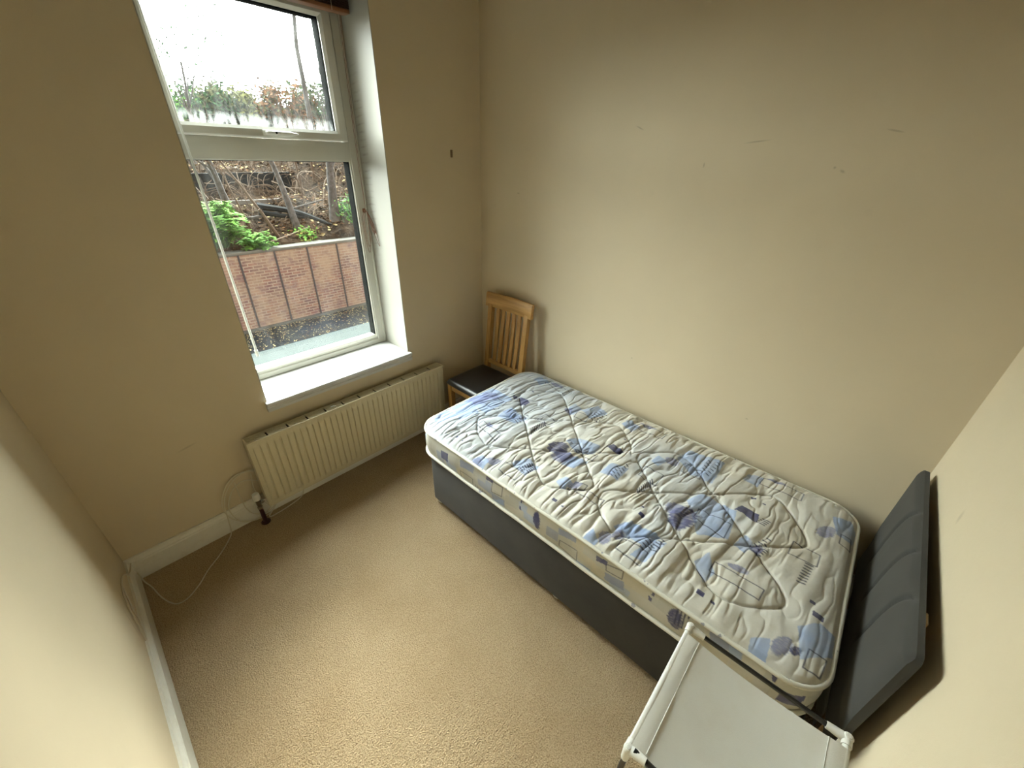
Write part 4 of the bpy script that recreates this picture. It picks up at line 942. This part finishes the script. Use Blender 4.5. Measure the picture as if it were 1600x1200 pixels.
# ------------------------------------------------------------------ fabric topped tube stand by the bed
TX0, TX1, TY0, TY1, TZ = -1.522, -1.142, -2.462, -2.082, 0.622
st_ = empty('fabric_stand', ((TX0+TX1)/2, (TY0+TY1)/2, 0), 'folding stand with off white fabric top and black legs beside the bed', 'stand')
n = 40; vs_ = []; fs_ = []; rr = 0.0105
prof = [(PI*1.5, 0)]
def sheet():
    # cross-section along y: wraps the two white rods, lies slack between them
    sec = []
    for k in range(13):
        a = -PI/2 - PI*1.15*k/12                      # round the near (window side) rod
        sec.append((TY1 + rr*math.cos(a), TZ + rr*math.sin(a)))
    sec2 = [(2*((TY0+TY1)/2)-y, z) for y, z in sec][::-1]
    mid = []
    for k in range(1, 40):
        u = k/40; y = TY1-0.004 + (TY0-TY1+0.008)*u
        hem = 0.0016 if (u < 0.10 or u > 0.90) else 0.0
        mid.append((y, TZ + rr - 0.010*math.sin(PI*u) + hem))
    return sec + mid + sec2
sec = sheet(); m_ = len(sec); nx_ = 44; b = MB()
for i in range(nx_+1):
    u = i/nx_
    for k, (y, z) in enumerate(sec):
        inner = math.sin(PI*k/(m_-1))
        bow = max(0, 1-2*u)**3*(0.012 - 0.024*inner**0.7) + max(0, 2*u-1)**3*(-0.006*inner)      # free edges: one laps past its rod, one curves in
        x = TX0 + (TX1-TX0-0.028)*u + bow
        zz_ = z + (0.0008*math.sin(7*u+3.1*k/m_*3)+0.0003*math.sin(19*u+k*0.2))*inner - 0.005*math.sin(PI*u)*inner
        vs_.append((x, y, zz_))
for i in range(nx_):
    for k in range(m_-1): fs_.append([i*m_+k, i*m_+k+1, (i+1)*m_+k+1, (i+1)*m_+k])
b.add(vs_, fs_); sh = b.build('fabric_top', M_fabric, st_, ang=60)
for yy in (TY1-0.036, TY0+0.036):
    b = MB(); b.tube([(TX0+0.016, yy, TZ+rr-0.0008), ((TX0+TX1)/2, yy, TZ+rr-0.006), (TX1-0.032, yy, TZ+rr-0.0008)], 0.0011, 5); b.build('hem_stitching', M_plastic, sh)
for yy in (TY1, TY0):
    b = MB(); b.tube([(TX0, yy, TZ), (TX1, yy, TZ)], 0.0085, 12); b.build('end_rod', M_plastic, st_)
for xx, rz_ in ((TX0+0.001, 0.0135), (TX1+0.001, -0.002)):
    b = MB(); b.tube([(xx, TY0+0.012, TZ+rz_), (xx, TY1-0.012, TZ+rz_)], 0.0064, 12); b.build('side_rod', M_blackmetal, st_)
for xx in (TX0, TX1):
    for yy in (TY0, TY1):
        sy_ = 1 if yy == TY0 else -1; sx_ = 1 if xx == TX0 else -1
        b = MB(); b.tube([(xx, yy, 0.0), (xx, yy, TZ-0.01)], 0.0068, 12); b.build('leg', M_blackmetal, st_)
        b = MB(); b.tube([(xx-sx_*0.001, yy, TZ-0.045), (xx-sx_*0.001, yy, TZ-0.006), (xx-sx_*0.001, yy, TZ+0.007), (xx-sx_*0.001, yy, TZ+0.0125)], [0.0095, 0.0105, 0.0115, 0.008], 14)
        rz_ = 0.0135 if xx == TX0 else -0.002
        b.tube([(xx, yy, TZ), (xx, yy+sy_*0.022, TZ+rz_*0.7), (xx, yy+sy_*0.042, TZ+rz_)], [0.0115, 0.0105, 0.0090], 14)
        b.tube([(xx, yy, TZ), (xx+sx_*0.02, yy, TZ)], 0.0108, 14)
        b.tube([(xx-sx_*0.001, yy, TZ+0.012), (xx-sx_*0.001, yy, TZ+0.0142)], [0.0065, 0.005], 12)
        b.build('corner_connector', M_plastic, st_)
for zz_ in (0.14,):
    for xx in (TX0, TX1):
        b = MB(); b.tube([(xx, TY0, zz_), (xx, TY1, zz_)], 0.006, 10); b.build('lower_rod', M_blackmetal, st_)

# ------------------------------------------------------------------ outside: lane, retaining wall, wooded bank
GZ = -2.40; WY = EYE.y+11.8; WZ = -0.385
def at(a, bb, D): return Vector((EYE.x+a*D, EYE.y+D, EYE.z+bb*D))     # a place D metres out
b = MB(); b.box((-14, 0.36, GZ-0.2), (26, WY+0.2, GZ)); struct(b.build('ground', M_tarmac, smooth=False), 'dark wet lane strewn with leaves below the window', 'ground')
rw = MB(); rw.box((-14, WY, GZ), (26, WY+0.35, WZ-0.07)); rw = rw.build('retaining_wall', M_brick, smooth=False)
struct(rw, 'weathered red brick retaining wall across the lane', 'wall')
b = MB(); b.box((-14, WY-0.03, WZ-0.07), (26, WY+0.40, WZ), 0.01); b.build('coping', M_coping, rw)
for k in range(-4, 16):
    xx = EYE.x + (0.243+0.0715*k)*11.8
    b = MB(); b.box((xx-0.019, WY-0.022, GZ), (xx+0.019, WY+0.002, WZ-0.071)); b.build('vertical_joint', M_joint, rw, smooth=False)
b = MB(); b.prism([(WY-0.001, GZ), (WY-0.12, GZ), (WY-0.10, GZ+0.03), (WY-0.001, GZ+0.05)], 'x', -14, 26)
struct(b.build('kerb', M_coping if False else mat('dirty_kerb', (0.05, 0.048, 0.04), 0.9), smooth=False), 'low dirty kerb at the foot of the brick wall', 'kerb')
# our own house front, with the opening of this window
b = MB(); fa, fb = 0.3605, 0.46
b.box((-14, fa, GZ), (XL-0.03, fb, 8.0)); b.box((XR+0.03, fa, GZ), (26, fb, 8.0)); b.box((XL-0.03, fa, GZ), (XR+0.03, fb, ZS-0.08)); b.box((XL-0.03, fa, ZT), (XR+0.03, fb, 8.0))
struct(b.build('house_front', M_brick, smooth=False), 'outer brick face of the house around the window', 'wall')
# bank surface
def bank_z(x, y):
    d = max(0, y-WY)
    lin = -0.45 + 0.46*min(d, 6.0) + 0.10*max(0, d-6.0)
    def pw(q, pts):
        for (a, u), (c, v) in zip(pts[:-1], pts[1:]):
            if q <= c: return u+(v-u)*(q-a)/(c-a)
        return pts[-1][1]+0.1*(q-pts[-1][0])
    step = pw(d, [(0, -0.45), (1.95, 0.42), (3.75, 0.52), (4.0, 1.12), (8.0, 1.95)])
    k = min(1, max(0, (x-(EYE.x+0.385*(y-EYE.y)))/1.0)); base = step*(1-k)+lin*k
    return base + 0.12*math.sin(x*1.7+d)+0.08*math.sin(x*3.9-2*d)
b = MB(); nx_, ny_ = 90, 60; vs_ = []; fs_ = []
for j in range(ny_+1):
    for i in range(nx_+1):
        x = -14+40*i/nx_; y = WY+0.30+26*(j/ny_)**1.5; vs_.append((x, y, bank_z(x, y) if j else -0.45))
for j in range(ny_):
    for i in range(nx_): fs_.append([j*(nx_+1)+i, j*(nx_+1)+i+1, (j+1)*(nx_+1)+i+1, (j+1)*(nx_+1)+i])
b.add(vs_, fs_); struct(b.build('bank', M_soil), 'steep wooded bank of bare soil and leaf litter', 'bank')

def scatter(name, n, place, size, mats, label, cat, flat=0.6):
    b = MB()
    for k in range(n):
        p, up_ = place(); s_ = size*(0.6+0.8*rnd.random()); a = rnd.random()*6.28
        ux = Vector((math.cos(a), math.sin(a), (rnd.random()-0.5)*flat)); uy = Vector((-math.sin(a), math.cos(a), (rnd.random()-0.5)*flat+up_))
        b.cur = rnd.randrange(len(mats)); b.add([p-ux*s_*0.5, p-uy*s_*0.30+ux*s_*0.05, p+ux*s_*0.5, p+uy*s_*0.30], [[0, 1, 2, 3]])
    return tag(b.build(name, mats, smooth=False), label, cat, kind='stuff')
def on_ground():
    while True:
        x = rnd.uniform(-1, 7.5); y = rnd.uniform(4.0, WY-0.14); d = WY-0.14-y
        if rnd.random() < 0.16+0.84*math.exp(-d/0.35): return Vector((x, y, GZ+0.012)), 0
scatter('fallen_leaves', 4600, on_ground, 0.040, [M_leaf1, M_leaf1, M_leaf1, M_leaf2], 'pale fallen leaves scattered over the dark lane', 'leaves', 0.25)
def on_bank():
    x = rnd.uniform(-2, 11); y = WY+0.5+9*rnd.random()**1.3; return Vector((x, y, bank_z(x, y)+0.03)), 0.46
scatter('leaf_litter', 9000, on_bank, 0.095, [M_leaf2, M_leaf3, M_leaf3, M_leaf3, M_leaf1], 'brown leaf litter lying on the wooded bank', 'leaves', 0.8)

def branch(b, p, d, ln, r, depth, leaves=None, spread=0.55, grav=0.0, kids=3, wig=0.10):
    n = 6; pts = [Vector(p)]; dd = Vector(d).normalized()
    for k in range(n):
        dd = (dd + Vector((rnd.gauss(0, wig), rnd.gauss(0, wig), rnd.gauss(0, wig)+grav))).normalized(); pts.append(pts[-1]+dd*ln/n)
    rr_ = [r*(1-0.65*k/n) for k in range(n+1)]
    b.tube(pts, rr_, 7 if r > 0.05 else (5 if r > 0.02 else 3), cap=False)
    if depth > 0:
        for k in range(kids):
            t_ = rnd.uniform(0.35, 0.98); i = min(n-1, int(t_*n)); q = pts[i].lerp(pts[i+1], t_*n-i)
            ax = Vector((rnd.gauss(0, 1), rnd.gauss(0, 1), rnd.gauss(0, 0.6))).normalized()
            branch(b, q, (pts[i+1]-pts[i]).normalized()+ax*spread, ln*rnd.uniform(0.45, 0.7), rr_[i]*0.6, depth-1, leaves, spread, grav, kids, wig)
    elif leaves is not None: leaves.extend(pts[3:])
def leaf_cloud(pts, n, spread, size, mats, flat=1.0):
    b = MB()
    for k in range(n):
        p = rnd.choice(pts)+Vector((rnd.gauss(0, spread), rnd.gauss(0, spread), rnd.gauss(0, spread)))
        ux = Vector((rnd.gauss(0, 1), rnd.gauss(0, 1), rnd.gauss(0, 1))).normalized(); uy = ux.orthogonal().normalized(); s_ = size*rnd.uniform(0.6, 1.3)
        b.cur = rnd.randrange(len(mats)); b.add([p-ux*s_*0.5, p-uy*s_*0.28, p+ux*s_*0.5, p+uy*s_*0.28], [[0, 1, 2, 3]])
    return b
def tree(a, D, lean, ln, r, depth, label, cat='tree', name='bare_tree', m=None, leafm=None, nl=0, kids=3, spread=0.55, z=None, group=None, lsz=0.12):
    x, y = EYE.x+a*D, EYE.y+D; base_ = Vector((x, y, (bank_z(x, y) if z is None else z)-0.08))
    root = empty(name, base_, label, cat, group); b = MB(); tips = []
    branch(b, base_, Vector(lean), ln, r, depth, tips, spread, 0.02, kids, 0.05)
    b.build('trunk', m or M_bark, root, ang=80)
    if nl: leaf_cloud(tips, nl, 0.28, lsz, leafm).build('foliage', leafm, root, smooth=False)
    return root
rnd.seed(23)
# trunks just behind the wall, named by what stands near them
tree(0.466, 12.6, (-0.02, 0.05, 1), 2.4, 0.16, 3, 'thick grey trunk rising at the right end of the bank', kids=4)
tree(0.378, 12.7, (-0.22, 0.10, 1), 2.4, 0.105, 3, 'slanting grey trunk in the middle of the bank', kids=3)
tree(0.335, 12.4, (-0.42, 0.15, 1), 2.2, 0.050, 3, 'thin leaning sapling left of the slanting trunk', name='sapling', m=M_twig)
tree(0.258, 13.6, (-0.22, 0.10, 1), 1.9, 0.11, 3, 'blue grey trunk behind the larger green fern', kids=3)
tree(0.285, 12.8, (-0.10, 0.10, 1), 1.7, 0.035, 3, 'slim sapling between the two ferns', name='sapling', m=M_twig)
tree(0.405, 14.5, (0.12, 0.10, 1), 1.9, 0.05, 3, 'thin dark trunk far up the bank behind the slanting trunk', m=M_twig)
tree(0.225, 15.5, (0.05, 0.1, 1), 1.8, 0.06, 3, 'dark trunk beside the upper timber at the left', kids=3)
tree(0.435, 15.5, (0.2, 0.1, 1), 1.8, 0.05, 3, 'thin trunk behind the thick grey trunk', m=M_twig)
# tall tree seen faintly against the sky, and leafy masses along the skyline
tree(0.452, 19.0, (0.02, 0, 1), 6.0, 0.11, 4, 'tall tree standing against the sky at the right of the window', 'tree', 'tall_tree', leafm=[M_olive, M_yellow], nl=900, kids=4, lsz=0.16)
tree(0.235, 19.0, (0.0, 0, 1), 2.6, 0.07, 4, 'dark leafy tree at the left edge of the sky', 'tree', 'tall_tree', leafm=[M_ivy, M_ivy], nl=260, kids=3, lsz=0.12)
# dull woodland closing the view beyond the bank
b = MB(); vs_ = []; fs_ = []; nx_ = 120; nyy = 8
for j in range(nyy+1):
    for i in range(nx_+1):
        x = -14+50*i/nx_; q = j/nyy; a_ = (x-EYE.x)/30.0
        top = 1.0+30*(0.075+0.012*math.sin(23*a_)+0.010*math.sin(57*a_+1)+0.035*max(0, (a_-0.42)*6)) + 0.25*math.sin(9*x)+0.15*math.sin(23*x)
        vs_.append((x, EYE.y+27+5*q+0.5*math.sin(5*x+9*q), 0.2+(top+0.6)*math.sin(q*PI/2)))
for j in range(nyy):
    for i in range(nx_): fs_.append([j*(nx_+1)+i, j*(nx_+1)+i+1, (j+1)*(nx_+1)+i+1, (j+1)*(nx_+1)+i])
b.add(vs_, fs_); M_wood_edge = mat('hazy_woodland', (0.10, 0.10, 0.05), 1.0, spec=0.0); t = NT(M_wood_edge); P = t.geo()
t.color(t.mix(t.ramp(t.noise(P, 0.45, 3), (0.42, 0.0), (0.62, 1.0)), t.ramp(t.noise(P, 5, 5, 0.7), (0.35, (0.03, 0.038, 0.018)), (0.7, (0.12, 0.12, 0.055))), (0.15, 0.085, 0.035)))
struct(b.build('woodland', M_wood_edge), 'dull olive woodland closing the view beyond the bank', 'woodland')
def shrub(a, bb, D, sx, sz, mats, n, label, size=0.16, name='shrub', cat='shrub', kids=4):
    c = at(a, bb, D); gz = min(bank_z(c.x, c.y), c.z-0.05)
    root = empty(name, (c.x, c.y, gz), label, cat); b = MB(); pts = []
    for k in range(9):
        aa = rnd.random()*6.28; tip = Vector((c.x+sx*0.75*math.cos(aa)*rnd.random(), c.y+sx*0.7*math.sin(aa)*rnd.random(), c.z+sz*rnd.uniform(-0.2, 0.8)))
        b.tube(spline([(c.x, c.y, gz-0.05), (c.x*0.6+tip.x*0.4, c.y*0.6+tip.y*0.4, gz*0.45+tip.z*0.55), tip], 4), [0.03-0.025*q/8 for q in range(9)], 4, cap=False)
    b.build('stems', M_twig, root)
    for k in range(60):
        th, ph = rnd.random()*6.28, math.acos(rnd.uniform(-1, 1)); r3 = rnd.random()**0.4
        pts.append(c+Vector((sx*r3*math.cos(th)*math.sin(ph), sx*r3*math.sin(th)*math.sin(ph), sz*r3*math.cos(ph))))
    leaf_cloud(pts, n, 0.12*sx+0.05, size, mats).build('foliage', mats, root, smooth=False)
shrub(0.19, 0.055, 24, 1.5, 1.1, [M_ivy, M_fern], 3600, 'green bush on the skyline at the left of the misted pane', 0.22)
shrub(0.27, 0.065, 24, 1.3, 0.9, [M_olive, M_ivy], 3200, 'olive bush on the skyline next to the green bush', 0.22)
shrub(0.34, 0.060, 24, 1.3, 0.9, [M_olive, M_yellow], 3000, 'dull yellow bush on the skyline mid pane', 0.22)
shrub(0.41, 0.070, 23, 1.2, 1.1, [M_orange, M_orange, M_olive], 3200, 'russet orange bush on the skyline right of the middle', 0.22)
shrub(0.48, 0.075, 23, 1.3, 1.3, [M_olive, M_ivy], 3200, 'dark olive bush on the skyline at the right of the misted pane', 0.22)
for i, (a, bb, D, mm, lb) in enumerate(((0.24, 0.00, 19.5, [M_yellow, M_olive], 'yellowing shrub on top of the bank at the left'), (0.32, 0.0, 19.0, [M_olive, M_yellow, M_leaf1], 'pale dry shrub on top of the bank left of the middle'),
        (0.39, 0.0, 18.5, [M_leaf2, M_olive], 'brown shrub on top of the bank in the middle'), (0.45, -0.02, 17.5, [M_orange, M_leaf2], 'russet shrub high on the bank near the thick trunk'), (0.53, -0.01, 17.5, [M_ivy, M_olive], 'green shrub high on the bank behind the thick trunk'))):
    shrub(a, bb, D, 0.85, 0.55, mm, 620, lb, 0.15)
shrub(0.505, -0.135, 12.6, 0.45, 0.55, [M_ivy, M_ivy, M_fern], 700, 'green ivy bush at the right beside the thick grey trunk', 0.11)
shrub(0.390, -0.168, 12.4, 0.30, 0.20, [M_yellow, M_fern], 260, 'small yellow green plant at the foot of the slanting trunk', 0.10)

def fern(a, bb, D, R_, H_, nf, label):
    c = at(a, bb, D); root = empty('fern', (c.x, c.y, c.z-H_), label, 'fern')
    b = MB(); st2 = MB()
    for k in range(nf):
        th = rnd.random()*6.28; out = R_*rnd.uniform(0.5, 1.0); h = H_*rnd.uniform(0.5, 1.9)
        p0 = Vector((c.x+rnd.gauss(0, 0.12), c.y+rnd.gauss(0, 0.12), c.z-H_)); dr = Vector((math.cos(th), math.sin(th), 0))
        pts = spline([p0, p0+dr*out*0.35+Vector((0, 0, h*0.8)), p0+dr*out*0.75+Vector((0, 0, h)), p0+dr*out*1.05+Vector((0, 0, h*0.82))], 6)
        st2.tube(pts, 0.006, 3, cap=False); sd = Vector((-dr.y, dr.x, 0))
        for i in range(3, len(pts)):
            w_ = 0.20*R_*math.sin(PI*(i-2)/(len(pts)-1.5))+0.03
            for s2 in (-1, 1):
                q = pts[i]; tp = q+sd*s2*w_+dr*0.05+Vector((0, 0, rnd.uniform(-0.06, 0.03))); fw2 = dr*0.035
                b.add([q-fw2, q+fw2, tp+fw2*0.6, tp-fw2*0.2], [[0, 1, 2, 3]])
    st2.build('stems', M_ivy, root); b.build('fronds', M_fern, root, smooth=False)
fern(0.222, -0.128, 12.1, 0.55, 0.55, 90, 'large bright green fern spilling over the wall at the left')
fern(0.284, -0.168, 12.1, 0.32, 0.24, 46, 'smaller bright green fern right of the large one')
# timbers stepping up the bank
def beam(name, a0, a1, bb, D, h, m, label, cat, dz=0.0, th=0.12):
    p, q = at(a0, bb, D), at(a1, bb+dz, D); b = MB()
    b.add([(p.x, p.y, p.z), (q.x, q.y, q.z), (q.x, q.y+th, q.z), (p.x, p.y+th, p.z), (p.x, p.y, p.z-h), (q.x, q.y, q.z-h), (q.x, q.y+th, q.z-h), (p.x, p.y+th, p.z-h)], [[0, 1, 2, 3], [4, 5, 6, 7], [0, 1, 5, 4], [1, 2, 6, 5], [2, 3, 7, 6], [3, 0, 4, 7]])
    tag(b.build(name, m, smooth=False), label, cat)
beam('timber_boarding', 0.10, 0.385, -0.041, 15.6, 0.75, M_timber, 'dark wet timber boarding high on the bank at the left', 'timber', 0.003)
beam('timber_edging', 0.10, 0.385, -0.0895, 13.8, 0.10, M_ledge, 'pale grey timber edging halfway up the bank at the left', 'timber', 0.001)
beam('timber_edging', 0.365, 0.60, -0.108, 13.6, 0.09, M_ledge, 'grey timber edging sloping up behind the thick trunk', 'timber', 0.018)
def fallen(pts, r, m, label):
    P_ = [at(a-0.055, bb, D) for a, bb, D in pts]; b = MB(); b.tube(spline(P_, 6), [r*(1-0.55*i/(6*(len(P_)-1))) for i in range(6*(len(P_)-1)+1)], 6)
    tag(b.build('fallen_branch', m), label, 'branch', 'fallen branches on the bank')
for k, (p, r, m, lb) in enumerate((([(0.30, -0.125, 12.9), (0.38, -0.118, 13.0), (0.50, -0.095, 13.3)], 0.05, M_bark, 'grey fallen branch crossing behind the slanting trunk'),
        ([(0.36, -0.10, 13.1), (0.44, -0.118, 12.8), (0.51, -0.15, 12.5)], 0.09, M_timber, 'dark fallen log sloping down to the right of the slanting trunk'),
        ([(0.36, -0.112, 13.0), (0.42, -0.125, 12.8), (0.47, -0.128, 12.7)], 0.07, M_timber, 'second dark log below the sloping one'),
        ([(0.345, -0.178, 12.2), (0.40, -0.165, 12.2), (0.455, -0.15, 12.3)], 0.022, M_paletwig, 'pale thin branch lying above the wall in the middle'),
        ([(0.40, -0.055, 13.2), (0.43, -0.068, 13.0), (0.445, -0.08, 12.9)], 0.018, M_paletwig, 'pale arched twig right of the slanting trunk'),
        ([(0.45, -0.045, 13.0), (0.465, -0.075, 12.9), (0.50, -0.065, 12.9)], 0.022, M_twig, 'brown curved twig left of the thick trunk'))):
    fallen(p, r, m, lb)
# bramble tangle over the bank: nobody could count it
b = MB()
for k in range(900):
    x = rnd.uniform(-1, 8.5); y = WY+0.9+7.5*rnd.random()**1.2; z = bank_z(x, y)
    a = rnd.random()*6.28; ln = rnd.uniform(0.3, 1.3); dx, dy = math.cos(a)*ln, math.sin(a)*ln*0.5; h = rnd.uniform(0.1, 0.9)
    b.cur = rnd.choice((0, 0, 1)); b.tube(spline([(x, y, z-0.03), (x+dx*0.4, y+dy*0.4, z+h*0.8), (x+dx, y+dy, z+h*rnd.uniform(0.2, 1.2))], 4), rnd.uniform(0.005, 0.013), 3, cap=False)
tag(b.build('brambles', [M_twig, M_paletwig]), 'tangle of bare brown bramble stems covering the bank', 'brambles', kind='stuff')
bpy.context.view_layer.update()
